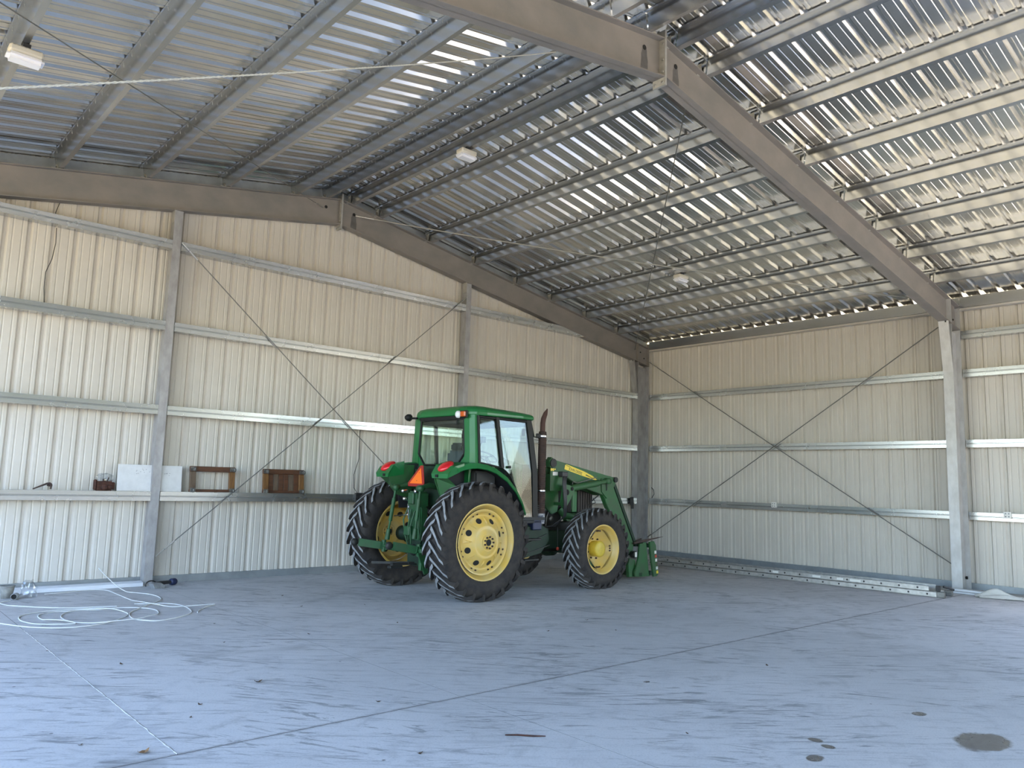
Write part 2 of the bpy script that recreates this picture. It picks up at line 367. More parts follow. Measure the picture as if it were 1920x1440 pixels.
# unseen trees added past the concrete, to darken reflections in the left-hand girts
def added_tree():
    random.seed(5); o = empty('added_tree', 'one of the unseen dark green trees added beyond the open front to darken girt reflections', 'added_tree', (0, 0, -0.08), group='unseen trees added for reflections', kind='thing')
    m = MB(); m.tube([(0, 0, 0), (0.05, 0, 1.5), (0, 0.1, 4.5)], [0.22, 0.18, 0.10], 8); m.build('trunk', M['bark'], o)
    m = MB()
    for k in range(22):
        a = random.uniform(0, 6.28); r = random.uniform(0.2, 1.5); z = random.uniform(0.9, 6.8); q = random.uniform(0.9, 1.5)
        bm = bmesh.new(); bmesh.ops.create_icosphere(bm, subdivisions=2, radius=q)
        for v in bm.verts: v.co = v.co*random.uniform(0.82, 1.18)+Vector((r*math.cos(a), r*math.sin(a), z))
        m.bm(bm)
    m.build('crown', M['foliage'], o); return o
M['bark'] = mat('grey_bark', (0.10, 0.08, 0.06), 0, 0.9, 0.4, 8)
M['foliage'] = mat('dark_foliage', (0.035, 0.060, 0.018), 0, 0.9, 0.5, 3, (0.015, 0.03, 0.01))
tr0 = added_tree(); tr0.location = (-15.5, -38.0, -0.08); tr0.scale = [1.75]*3
for k in range(1, 5):
    c = copy_obj(tr0); c.location = (-15.5+4.6*k, -38.0-(k % 2)*1.5, -0.08); c.rotation_euler.z = 1.3*k; c.scale = [1.7+0.05*(k % 4)]*3
    for ch in list(tr0.children): copy_obj(ch, c)

# ------------------------------------------------------------------ wall sheeting
wall_back = empty('wall_back', 'far gable wall of cream ribbed metal sheets behind the tractor', 'wall', kind='structure')
n = int(19.2/PANEL)
x_start = 0.205
for i in range(n+1):
    xa = x_start-(i+1)*PANEL
    m = MB()
    pr = [(u, h) for u, h in RIB]
    if xa < XR < xa+PANEL:      # keep a vertex on the ridge
        u = XR-xa
        for a, b in zip(pr[:-1], pr[1:]):
            if a[0] < u < b[0]: pr.append((u, a[1]+(b[1]-a[1])*(u-a[0])/(b[0]-a[0]))); break
        pr.sort()
    m.sheet(pr, lambda u, h, e: (xa+u, SHY+h, (ztop(xa+u)+PD+0.042) if e else 0.10))
    m.build('wall_panel', M['wall'], wall_back, fix=False)
ba = MB(); ba.box((-19.0, SHY-0.035, 0.0), (0.2, SHY+0.06, 0.115)); ba.build('base_angle', M['base'], wall_back)
rk = MB()
for s in (-1, 1):
    x1 = XR+s*9.45
    rk.add([(XR, SHY-0.02, ztop(XR)+0.02), (x1, SHY-0.02, ztop(x1)+0.02), (x1, SHY-0.02, ztop(x1)+PD+0.004), (XR, SHY-0.02, ztop(XR)+PD+0.004)], [(0, 1, 2, 3)])
rk.build('rake_angle', M['base'], wall_back)

wall_right = empty('wall_right', 'side wall of cream ribbed metal sheets, crossed by three girts', 'wall', kind='structure')
ZE = ztop(0.2)+PD
DOOR0, DOOR1, DOORH = -11.6, -15.1, 4.9                 # big unseen doorway added in the side wall for warm bounce light
sm = MB(); sm.sheet(RIB, lambda u, h, e: (SHX+h, u, ZE-0.014 if e else 0.10)); proto = sm.build('wall_panel', M['wall'], wall_right, fix=False)
proto.location.y = 0.225-PANEL
k = 1
while True:
    y = 0.225-(k+1)*PANEL
    if y < DOOR0: break
    c = copy_obj(proto, wall_right); c.location.y = y; k += 1
ylast = 0.225-k*PANEL
hd = MB(); hd.sheet(RIB, lambda u, h, e: (SHX+h, u, ZE-0.014 if e else DOORH)); hproto = hd.build('wall_panel', M['wall'], wall_right, fix=False)
hproto.location.y = ylast-PANEL; j = 2
while ylast-(j-1)*PANEL > YF:
    c = copy_obj(hproto, wall_right); c.location.y = ylast-j*PANEL; j += 1
bs = MB(); bs.box((SHX-0.035, 0.2, 0.0), (SHX+0.06, ylast, 0.115)); bs.build('base_angle', M['base'], wall_right)
ct = MB(); ct.box((SHX-0.05, SHY-0.09, 0.1), (SHX, SHY, 5.3)); ct.box((SHX-0.1, SHY-0.045, 0.1), (SHX, SHY, 5.3)); ct.build('corner_trim', M['wall'], wall_right)

# ------------------------------------------------------------------ roof
ceiling = empty('ceiling', 'underside of the ribbed bare metal roof sheets', 'roof', kind='structure')
LRUN = 9.70
def roof_panel(side):
    m = MB()
    def place(u, h, e):
        t = e*LRUN
        zz = ztop(XR)+PD*1.015+h
        return (XR+side*(0.06+t), u, zz-SL*t)
    m.sheet(ROOF_RIB, place); return m.build('roof_panel', M['roof'], ceiling, fix=False)
for side in (-1, 1):
    p = roof_panel(side); p.location.y = 0.42-PANEL
    for k in range(1, 25):
        c = copy_obj(p, ceiling); c.location.y = 0.42-(k+1)*PANEL
rc = MB(); rc.add([(XR-0.25, 0.45, ztop(XR-0.25)+PD+0.05), (XR, 0.45, ZT+PD+0.05), (XR+0.25, 0.45, ztop(XR+0.25)+PD+0.05),
                   (XR-0.25, YF, ztop(XR-0.25)+PD+0.05), (XR, YF, ZT+PD+0.05), (XR+0.25, YF, ztop(XR+0.25)+PD+0.05)], [(0, 1, 4, 3), (1, 2, 5, 4)])
rc.build('ridge_cap', M['roof'], ceiling)

# ------------------------------------------------------------------ purlins
GRP_P = 'roof purlins'
def purlin(x_edge, side, y0, y1, label, screws=False):
    """Z purlin; x_edge = outer edge of the bottom flange (towards +x)"""
    o = empty('roof_purlin', label, 'purlin', (x_edge-0.066, 0, ztop(x_edge-0.033)), group=GRP_P, kind='thing')
    a = -SA if x_edge > XR else SA
    t = 0.005; L = 0.022
    # in the rotated frame: web stands at u=0, bottom flange to +u, top flange to -u
    prof = [(-0.066, PD-L), (-0.066, PD), (0.0, PD), (0.0, 0.0), (0.066, 0.0), (0.066, L)]
    m = MB()
    ca, sa = math.cos(-a), math.sin(-a)
    def rot(u, v):
        return (u*math.cos(a)-v*math.sin(a), u*math.sin(a)+v*math.cos(a))
    def pl(u, h, e):
        q = rot(u, h); return (q[0], (y0, y1)[e], q[1])
    m.sheet(prof, pl)
    ob = m.build('channel', M['purlin'], o, fix=False)
    sol = ob.modifiers.new('thickness', 'SOLIDIFY'); sol.thickness = 0.004; sol.offset = 0
    if screws:
        s = MB(); y = y1-0.12 if y1 > y0 else y1+0.12
        yy = min(y0, y1)+0.1
        while yy < max(y0, y1)-0.1:
            for u, hh in ((-0.035, PD-0.004),):
                q = rot(u, hh); q2 = rot(u, hh-0.03)
                s.tube([(q[0], yy, q[1]), (q2[0], yy, q2[1])], [0.0045, 0.002], 4)
            yy += PITCH
        tag(s.build('screw_tips', M['bolt'], o), kind='stuff')
    return o
def clip(o, y, side=1):
    m = MB(); m.box((-0.012, y-0.05, 0.0), (-0.004, y+0.05, 0.18)); m.box((-0.09, y-0.05, -0.002), (-0.004, y+0.05, 0.006))
    for z in (0.06, 0.14): bolt_head(m, (-0.012, y, z), 'x', 0.014, -0.014)
    m.build('purlin_clip', M['plate'], o)
ordn = ['first', 'second', 'third', 'fourth', 'fifth', 'sixth', 'seventh', 'eighth']
right_x = [-9.05, -8.42, -7.19, -5.96, -4.72, -3.60, -2.39, -1.18]
left_x = [-9.57, -10.20, -11.46, -12.73, -13.97, -15.10, -16.33, -17.55]
for i, x in enumerate(right_x):
    for bay, (ya, yb) in (('between the gable and the near rafter', (YN+0.02, 0.17)), ('on the camera side of the near rafter', (YF, YN-0.0))):
        o = purlin(x, 1, ya, yb, f'galvanized purlin, {ordn[i]} down from the ridge on the slope over the tractor, {bay}'.replace('galvanized purlin', 'zinc purlin'))
        o['label'] = f'{ordn[i]} purlin from ridge, slope above the tractor, ' + ('far bay beyond the near rafter' if ya > YF else 'near bay')
        clip(o, 0.09 if ya > YF else YN+0.12); 
for i, x in enumerate(left_x):
    for ya, yb in ((YN+0.02, 0.17), (YF, YN)):
        o = purlin(x, -1, ya, yb, '', screws=(ya > YF and i < 6))
        o['label'] = f'{ordn[i]} purlin from ridge, slope over the shelf side, ' + ('far bay beyond the near rafter' if ya > YF else 'near bay')
        clip(o, 0.09 if ya > YF else YN+0.12)

# ------------------------------------------------------------------ rafters and columns
def i_rafter(side, y0, y1, label, mats, deep_end=True):
    """I-section rafter; side +1 slopes down towards +x"""
    o = empty('roof_rafter', label, 'rafter', (XR, y0, ZB), kind='thing', group=None)
    yc = (y0+y1)/2; xe = 0.0 if side > 0 else XL
    def W(x): return x-XR
    def par(xa, xb, z0a, z0b, z1a, z1b, ya, yb):
        vs = [(W(x), y-y0, z-ZB) for x, lo, hi in ((xa, z0a, z1a), (xb, z0b, z1b)) for y in (ya, yb) for z in (lo, hi)]
        return vs, [(0, 1, 3, 2), (4, 6, 7, 5), (0, 4, 5, 1), (2, 3, 7, 6), (0, 2, 6, 4), (1, 5, 7, 3)]
    xa = XR+side*0.012; t = 0.014
    m = MB(); m.add(*par(xa, xe, zbot(xa), zbot(xe), ztop(xa), ztop(xe), yc-0.005, yc+0.005)); m.build('web', mats, o)
    m = MB(); m.add(*par(xa, xe, ztop(xa)-t, ztop(xe)-t, ztop(xa), ztop(xe), y0, y1)); m.build('top_flange', mats, o)
    m = MB(); m.add(*par(xa, xe-side*0.0, zbot(xa), zbot(xe), zbot(xa)+t, zbot(xe)+t, y0, y1)); m.build('bottom_flange', mats, o)
    m = MB(); x0 = XR+side*0.001; x1 = XR+side*0.016
    m.box((W(x0), -0.0, zbot(XR)-0.10-ZB), (W(x1), y1-y0, ztop(XR)+0.10-ZB))
    p = m.build('end_plate', M['plate'], o)
    b = MB()
    for z in (0.07, 0.22, 0.42, -0.06):
        for y in ((0.035, y1-y0-0.035)):
            bolt_head(b, (W(x1), y, z), 'x', 0.016, side*0.014)
    b.build('plate_bolts', M['bolt'], p)
    h = MB(); xh = XR+side*0.30; h.tube([(W(xh), yc-y0-0.012, 0.33-SL*0.3), (W(xh), yc-y0-0.005, 0.33-SL*0.3)], 0.03, 12, 0)
    h.build('brace_hole', M['dark_hole'], o)
    # damp stain that has run down the web from the hole
    if label.startswith('big') or side > 0:
        st = MB(); hz = 0.33-SL*0.3; zb0 = zbot(xh)-ZB+0.03; yy = yc-y0-0.0062
        pts = [(0.028, hz+0.02), (0.045, hz-0.03), (0.052, hz-0.10), (0.066, hz-0.16), (0.064, zb0+0.02), (0.06, zb0), (-0.062, zb0), (-0.066, zb0+0.05), (-0.056, hz-0.14), (-0.058, hz-0.08), (-0.04, hz-0.04), (-0.028, hz+0.02)]
        st.add([(W(xh)+px, yy, pz-SL*side*px) for px, pz in pts], [tuple(range(len(pts)))]); st.build('stain', M['stain'], o)
    # haunch stiffener and bolts at the eave
    e = MB(); xs = xe-side*0.43
    e.add(*par(xs-0.008, xs+0.008, zbot(xs)+0.01, zbot(xs)+0.01, ztop(xs)-0.01, ztop(xs)-0.01, y0+0.004, y1-0.004)); e.build('stiffener', M['column_bright'] if y0 < -1 else mats, o)
    e = MB(); e.add(*par(xe-side*0.0, xe+side*0.014, zbot(xe)-0.02, zbot(xe)-0.02, ztop(xe)+0.0, ztop(xe), y0, y1)); e.build('cap_plate', M['column_bright'] if y0 < -1 else mats, o)
    hb = MB()
    for dx, dz in ((0.27, 0.17), (0.12, 0.02), (0.30, -0.10)):
        hb.tube([(W(xe-side*dx), yc-y0-0.02, zbot(xe)-ZB+0.18+dz), (W(xe-side*dx), yc-y0, zbot(xe)-ZB+0.18+dz)], 0.018, 8)
    hb.build('haunch_bolts', M['dark_hole'], o)
    return o
i_rafter(1, 0.0, 0.17, 'gable rafter sloping down from the ridge to the corner post', M['beam'])
i_rafter(-1, 0.0, 0.17, 'gable rafter above the shelf, left of the far ridge joint', M['beam'])
i_rafter(1, YN, YN+0.18, 'big near rafter running down from the ridge plate to the bright side column', M['beam'])
i_rafter(-1, YN, YN+0.18, 'big near rafter leaving the ridge plate towards the top edge', M['beam'])

def frame_column(y0, y1, label, mt, bright):
    o = empty('steel_column', label, 'column', (0, y0, 0), kind='thing')
    w = y1-y0; D = 0.45; zt = zbot(0)-0.02
    m = MB(); m.box((-0.016, 0, 0.012), (0, w, zt)); m.build('outer_flange', mt, o)
    m = MB(); m.box((-D, 0, 0.012), (-D+0.016, w, zbot(-D)-0.012)); m.build('inner_flange', bright, o)
    m = MB(); m.box((-D+0.016, w/2-0.006, 0.012), (-0.016, w/2+0.006, zt-0.03)); m.build('web', mt, o)
    m = MB(); m.box((-D-0.03, -0.03, 0), (0.03, w, 0.014))
    m.build('base_plate', M['plate'], o)
    k = MB(); zb = zbot(-D)-0.92; xt = -D-0.16; zk = zbot(xt)-0.005
    k.add([(-D-0.003, 0.0, zb), (-D-0.003, w, zb), (xt, w, zk), (xt, 0.0, zk), (-D-0.001, 0.0, zb-0.02), (-D-0.001, w, zb-0.02), (xt+0.02, w, zk), (xt+0.02, 0.0, zk)],
          [(0, 1, 2, 3), (4, 7, 6, 5), (0, 3, 7, 4), (1, 5, 6, 2), (0, 4, 5, 1), (3, 2, 6, 7)])
    k.build('haunch_plate', bright, o)
    b = MB()
    for dx in (0.02, 0.13): bolt_head(b, (xt+dx*0.3-0.0, 0.03+dx, zk-0.0), 'z', 0.014, -0.03)
    b.tube([(-0.03, w/2-0.04, 0.22), (-0.03, w/2-0.005, 0.22)], 0.028, 8); b.build('brace_bolts', M['dark_hole'], o)
    return o
frame_column(YN, YN+0.18, 'bright galvanized side column with bent haunch plate under the near rafter', M['column_bright'], M['column_bright'])
frame_column(0.0, 0.18, 'grey steel corner post where the gable wall meets the side wall', M['column'], M['column'])

def gable_column(x0, x1, label):
    o = empty('steel_column', label, 'column', ((x0+x1)/2, 0, 0), kind='thing')
    w = x1-x0; zt = min(zbot(x0), zbot(x1)); t = 0.008; D = 0.175
    m = MB(); m.box((-w/2, 0, 0.01), (w/2, t, zt+0.0)); m.build('front_flange', M['column'], o)
    m = MB(); m.box((-w/2, t, 0.01), (-w/2+t, D, zt)); m.build('web', M['column'], o)
    m = MB(); m.box((-w/2+t, D-t, 0.01), (w/2, D, zt)); m.build('rear_flange', M['column'], o)
    m = MB(); m.box((-w/2-0.02, -0.03, 0), (w/2+0.02, D-0.02, 0.012)); m.build('base_plate', M['plate'], o)
    m = MB(); m.box((-w/2, 0.006, zt-0.2), (-w/2-0.007, 0.13, zt+0.02)); m.build('top_clip', M['plate'], o)
    return o
gable_column(-12.325, -12.195, 'gable column standing beside the white board on the shelf girt')
gable_column(-6.235, -6.110, 'gable column rising behind the tractor cab')

# ------------------------------------------------------------------ girts
GH = 0.142
def girt_mesh(length, axis):
    prof = [(0.19, GH/2), (0.0, GH/2), (0.0, 0.012), (0.010, 0.004), (0.010, -0.004), (0.0, -0.012), (0.0, -GH/2), (0.19, -GH/2)]
    m = MB()
    if axis == 'x': m.sheet(prof, lambda u, h, e: (e*length, u, h))
    else: m.sheet(prof, lambda u, h, e: (u, -e*length, h))
    return m
def girt(axis, a, b, z, label, cut=0):
    L = abs(b-a); ends = min(a, b) if axis == 'x' else max(a, b)
    loc = (ends, 0.0, z) if axis == 'x' else (0.004, ends, z)
    o = empty('wall_girt', label, 'girt', loc, kind='thing', group='horizontal wall girts')
    ob = girt_mesh(L, axis).build('channel', M['girt'], o, fix=False)
    if cut:                      # end cut to the slope of the rafter it meets
        bm = bmesh.new(); bm.from_mesh(ob.data); px = XR+cut*(ZB-z)/SL-ends
        bmesh.ops.bisect_plane(bm, geom=bm.verts[:]+bm.edges[:]+bm.faces[:], plane_co=(px, 0, -0.004), plane_no=(cut*SL, 0, 1), clear_outer=True)
        bm.to_mesh(ob.data); bm.free()
    sol = ob.modifiers.new('thickness', 'SOLIDIFY'); sol.thickness = 0.003; sol.offset = 0
    s = MB(); t = 0.25
    while t < L:
        p = (t, -0.001, -0.045) if axis == 'x' else (-0.001, -t, -0.045)
        bolt_head(s, p, 'y' if axis == 'x' else 'x', 0.006, -0.006); t += 0.9144
    s.build('screws', M['bolt'], o)
    return o
ZG = [1.365, 2.722, 4.075, 5.42]
names = ['lowest girt, used as a shelf', 'second girt up', 'third girt up', 'topmost girt']
for i, z in enumerate(ZG):
    lim = 0.02
    xa = XL+0.2
    if i == 3: xa = XR-(ZB-z)/SL-0.45
    girt('x', xa, -12.327, z, f'{names[i]} on the gable wall, left of the shelf column' if i else 'lowest gable girt holding the engine part, left of the column', -1 if i == 3 else 0)
    girt('x', -12.186, -6.237, z, f'{names[i]} on the gable wall, between the two gable columns' if i else 'lowest gable girt holding the two wooden frames')
    xb = -0.46 if i < 3 else XR+(ZB-z)/SL+0.45
    girt('x', -6.108, xb, z, f'{names[i]} on the gable wall, between tractor cab column and corner post' if i else 'lowest gable girt glimpsed through the loader arm near the corner post', 1 if i == 3 else 0)
nm = ['lowest', 'middle', 'highest']
for i, z in enumerate(ZG[:3]):
    girt('y', -0.02, YN+0.19, z, f'{nm[i]} girt on the side wall between corner post and bright column')
    girt('y', YN-0.01, ylast+0.05, z, f'{nm[i]} girt on the side wall just past the bright column')
girt('y', YN-0.01, ylast+0.05, 4.83, 'extra thin girt high on the side wall beside the bright column')
# eave struts
for ya, yb, lb in ((0.0, YN+0.0, 'dark eave strut along the top of the side wall, far bay'), (YN-0.005, YF, 'eave strut along the top of the side wall beyond the bright column')):
    o = empty('eave_strut', lb, 'eave strut', (0, ya, 5.355), kind='thing')
    m = MB(); L = yb-ya
    prof = [(0.0, 0.03), (0.0, 0.0), (0.19, -0.0)]
    prof = [(0.06, 0.20), (0.0, 0.21), (0.0, 0.0), (0.19, 0.0)]
    m.sheet(prof, lambda u, h, e: (u+0.0, e*L, h+0.0)); ob = m.build('channel', M['purlin'], o, fix=False)
    sol = ob.modifiers.new('thickness', 'SOLIDIFY'); sol.thickness = 0.004; sol.offset = 0
    m = MB(); m.box((0.012, 0, -0.035), (0.17, L, -0.004)); m.build('sheet_angle', M['wall'], o)

# ------------------------------------------------------------------ brace cables, rope, wires
def cable(name, pts, r, m, label, cat, hooks=(), group=None, n=6):
    o = empty(name, label, cat, pts[0], group=group, kind='thing')
    p0 = Vector(pts[0]); mb = MB(); mb.tube([Vector(p)-p0 for p in pts], r, n); mb.build('strand', m, o)
    for i in hooks:
        a = Vector(pts[i]); d = (Vector(pts[1 if i == 0 else -2])-a).normalized()
        h = MB(); h.tube([a-p0, a+d*0.16-p0], 0.011, 6); h.tube([a+d*0.17-p0, a+d*0.36-p0], 0.013, 6); h.build('turnbuckle', M['bolt'], o)
    return o
def sag(a, b, s=0.0, n=14):
    a, b = Vector(a), Vector(b); return [a.lerp(b, t/n)-Vector((0, 0, s*4*(t/n)*(1-t/n))) for t in range(n+1)]
cable('brace_cable', sag((-12.19, -0.03, 5.47), (-6.25, -0.03, 0.45), 0.02), 0.0085, M['cable'], 'gable cross-brace cable falling from the shelf column towards the tractor', 'brace cable', (0,))
cable('brace_cable', sag((-6.24, -0.02, 5.66), (-12.19, -0.03, 0.44), 0.02), 0.0085, M['cable'], 'gable cross-brace cable rising from the floor tool to the column behind the cab', 'brace cable', (0, -1))
cable('brace_cable', sag((-0.06, -0.02, 5.04), (-0.06, -7.30, 0.43), 0.02), 0.011, M['cable'], 'side wall brace rod falling from the corner post to the bright column foot', 'brace cable', (0,))
cable('brace_cable', sag((-0.06, -7.2, 5.02), (-0.06, -0.02, 0.44), 0.02), 0.011, M['cable'], 'side wall brace rod rising from the bale spear to the bright column top', 'brace cable', (-1,))
cable('brace_cable', sag((-9.03, -0.02, 6.74), (-0.95, -7.38, 5.38), 0.10), 0.010, mat('galvanized_wire_rope', (0.42, 0.41, 0.37), 0.4, 0.5), 'roof brace cable from the far ridge joint to the bright column', 'brace cable', (0,))
cable('brace_cable', sag((-8.62, -7.40, 6.66), (-0.62, -0.02, 5.28), 0.02), 0.008, M['cable'], 'roof brace cable hanging from the near ridge plate to the corner post', 'brace cable', ())
cable('brace_cable', sag((-9.72, -0.03, 6.72), (-18.1, -7.40, 5.32), 0.0), 0.0065, M['cable'], 'thin dark roof brace cable crossing the slope over the shelf side', 'brace cable', (0,))
# twisted rope: two strands wound round each other
def rope():
    a, b = Vector((-11.06, -7.50, 6.13)), Vector((-16.55, -9.78, 2.75))
    o = empty('rope', 'white twisted rope tied to the near rafter and stretched across the roof', 'rope', a, kind='thing')
    d = (b-a); L = d.length; t = d.normalized(); u = t.cross(Vector((0, 0, 1))).normalized(); v = u.cross(t)
    for ph in (0, PI):
        m = MB(); pts = []
        N = 340
        for i in range(N+1):
            s = i/N; ang = ph+2*PI*L/0.07*s
            pts.append(d*s-Vector((0, 0, 0.03*4*s*(1-s)))+0.0026*(math.cos(ang)*u+math.sin(ang)*v))
        m.tube(pts, 0.0034, 5); m.build('strand', M['rope'], o)
rope()
cable('loose_wire', [(-13.929, 0.18, 5.768), (-13.982, 0.18, 5.563), (-13.958, 0.16, 5.36)], 0.006, M['wire'], 'short black wire end above the topmost gable girt', 'wire')
cable('loose_wire', [(-13.95, 0.16, 5.33), (-13.94, 0.16, 5.101), (-13.966, 0.17, 4.849), (-14.029, 0.17, 4.632), (-14.028, 0.17, 4.389), (-14.003, 0.17, 4.16)], 0.006, M['wire'], 'loose black wire hanging down the gable sheets at the picture edge', 'wire')
cable('loose_wire', [(-8.566, 0.17, 2.65), (-8.569, 0.17, 2.41), (-8.561, 0.17, 2.106), (-8.658, 0.16, 1.8), (-8.665, 0.12, 1.55), (-8.62, 0.06, 1.45)], 0.006, M['wire'], 'thin black wire running down the sheets to the box beside the tractor tyre', 'wire')
o = empty('junction_box', 'small black junction box on the shelf girt beside the tractor tyre', 'box', (-8.62, 0.0, 1.365), kind='thing')
m = MB(); m.box((-0.10, -0.05, -0.04), (0.10, -0.002, 0.10), ch=0.006); m.build('case', M['black'], o)
m = MB(); m.box((-0.10, -0.055, 0.02), (0.10, -0.05, 0.024)); m.build('lid_seam', M['caster'], o)

# ------------------------------------------------------------------ ceiling lights
def fixture(x, y, label, rz=0.0, s=1.0):
    z = ztop(x-0.03)
    o = empty('ceiling_light', label, 'light', (x-0.02, y, z), rz, kind='thing', group='shed ceiling lights')
    m = MB(); m.box((-0.035, -0.05, -0.055), (0.035, 0.05, 0.0)); m.build('mounting_bracket', M['black'], o)
    m = MB(); m.box((-0.15, -0.085, -0.125), (0.15, 0.085, -0.05), ch=0.018)
    for k in range(9): m.box((-0.13+k*0.032, -0.088, -0.11), (-0.122+k*0.032, 0.088, -0.062))
    m.build('housing', M['lamp_housing'], o)
    m = MB(); m.box((-0.165, -0.09, -0.195), (0.165, 0.09, -0.115), ch=0.03); m.build('diffuser', M['lens'], o)
    m = MB(); m.tube([(0.03, 0.05, -0.06), (0.05, 0.07, -0.02), (0.052, 0.075, 0.03)], 0.006, 6); m.build('lead', M['white_plastic'], o)
    return o
M['lamp_housing'] = mat('cream_lamp_housing', (0.66, 0.63, 0.55), 0, 0.5)
fixture(-15.10, -3.95, 'white ceiling light with cream ribbed housing at the upper picture corner')
fixture(-9.10, -3.55, 'white ceiling light under the ridge purlin', 0.0)
fixture(-3.64, -3.68, 'white ceiling light with tangled wire low on the slope over the tractor')
tw = MB(); random.seed(3)
for k in range(7):
    c = Vector((-3.72+random.uniform(-.08, .08), -3.52+random.uniform(-.12, .12), 6.02+random.uniform(-.02, .03)))
    r = random.uniform(0.05, 0.11); a0 = random.uniform(0, 6); tl = random.uniform(-0.6, 0.6)
    tw.tube([c+Vector((0.02*math.sin(3*t), r*math.cos(t+a0), r*0.7*math.sin(t+a0+tl)*0.8)) for t in [i*0.45 for i in range(15)]], 0.004, 4)
tag(tw.build('wire_tangle', M['cable']), 'tangle of grey wire bunched above the light over the tractor', 'wire')

# outlets on the side wall girt
for y, lb in ((-3.59, 'white socket box on the lowest side wall girt, middle of the far bay'), (-8.22, 'white socket box on the lowest side wall girt past the bright column')):
    o = empty('socket_box', lb, 'outlet', (0.0, y, 1.395), kind='thing')
    m = MB(); m.box((-0.035, -0.06, -0.045), (0.003, 0.06, 0.075), ch=0.006); m.build('box', M['white_plastic'], o)
    m = MB()
    for dy in (-0.025, 0.025):
        for dz in (-0.012, 0.04): m.box((-0.038, dy-0.012, dz-0.012), (-0.0345, dy+0.012, dz+0.012))
    m.build('socket_face', M['grey_dirty'], o)

# ------------------------------------------------------------------ things on the shelf girt
ZS = ZG[0]+GH/2+0.0022
# bent bracket handle
o = empty('pry_bar', 'bent dark iron bar lying on the shelf girt, first thing from the picture edge', 'tool', (-13.80, 0.08, ZS), kind='thing')
m = MB(); m.tube([(-0.115, 0, 0.011), (-0.02, 0, 0.055), (0.06, 0, 0.092), (0.10, 0, 0.094)], [0.009, 0.012, 0.014, 0.016], 8); m.build('shank', M['spear'], o)
m = MB(); m.tube([(0.10, 0, 0.095), (0.115, 0, 0.07), (0.11, 0.0, 0.013)], [0.016, 0.014, 0.012], 8); m.tube([(0.06, 0, 0.07), (0.1, 0, 0.06)], 0.014, 8); m.build('claw', M['spear'], o)
# rusty engine part
o = empty('rusty_engine_part', 'rusty brown cast engine part on the shelf girt beside the white board', 'engine part', (-12.985, 0.06, ZS), kind='thing')
m = MB(); m.box((-0.13, -0.045, 0.0), (0.115, 0.07, 0.145), ch=0.02); m.box((-0.145, -0.035, 0.01), (-0.11, 0.06, 0.165), ch=0.012); m.box((0.09, -0.03, 0.02), (0.14, 0.05, 0.13), ch=0.012); m.build('block', M['rust_red'], o)
m = MB(); m.lathe([(0.0, -0.075), (0.028, -0.075), (0.045, -0.068), (0.045, -0.04)], 'y', (-0.01, 0, 0.055), 16); m.lathe([(0.0, -0.07), (0.02, -0.07), (0.03, -0.062), (0.03, -0.04)], 'y', (0.065, 0, 0.06), 14); m.build('port', M['rust_red'], o)
m = MB(); m.tube([(-0.01, 0.0, 0.14), (-0.01, 0.0, 0.18)], 0.025, 8); m.tube([(0.03, 0.0, 0.14), (0.05, 0, 0.20)], 0.01, 6); m.build('fitting', M['rust'], o)
def crumple(name, c, sx, sy, sz, mt, label, cat, seed, n=(9, 6)):
    random.seed(seed); bm = bmesh.new(); bmesh.ops.create_icosphere(bm, subdivisions=3, radius=1.0)
    for v in bm.verts:
        k = 1+random.uniform(-0.22, 0.22); v.co = Vector((v.co.x*sx*k, v.co.y*sy*k, max(v.co.z*sz*k, -sz*0.55)+sz*0.55))
    m = MB(); m.bm(bm); ob = m.build(name, mt); ob.location = c
    return tag(ob, label, cat)
crumple('plastic_bag', (-12.99, 0.06, ZS+0.152), 0.115, 0.05, 0.07, M['clear'], 'crumpled clear plastic bag lying on the rusty engine part', 'bag', 5)
# white board
o = empty('white_board', 'white board leaning on the gable wall behind the gable column', 'board', (-12.33, 0.045, ZS), kind='thing')
m = MB(); m.box((-0.485, -0.006, 0.0), (0.475, 0.006, 0.41), ch=0.002, mx=Matrix.Rotation(-0.10, 4, 'X')); b_ = m.build('panel', M['white_board'], o)
m = MB(); random.seed(11)
for k in range(16):
    x, z = random.gauss(-0.15, 0.05), random.gauss(0.31, 0.03)
    if k > 9: x, z = random.gauss(0.25, 0.03), random.gauss(0.28, 0.02)
    m.box((x-0.006, -0.0075, z-0.004), (x+0.006, -0.0055, z+0.004), mx=Matrix.Rotation(-0.10, 4, 'X'))
m.build('smudges', M['grey_dirty'], o)
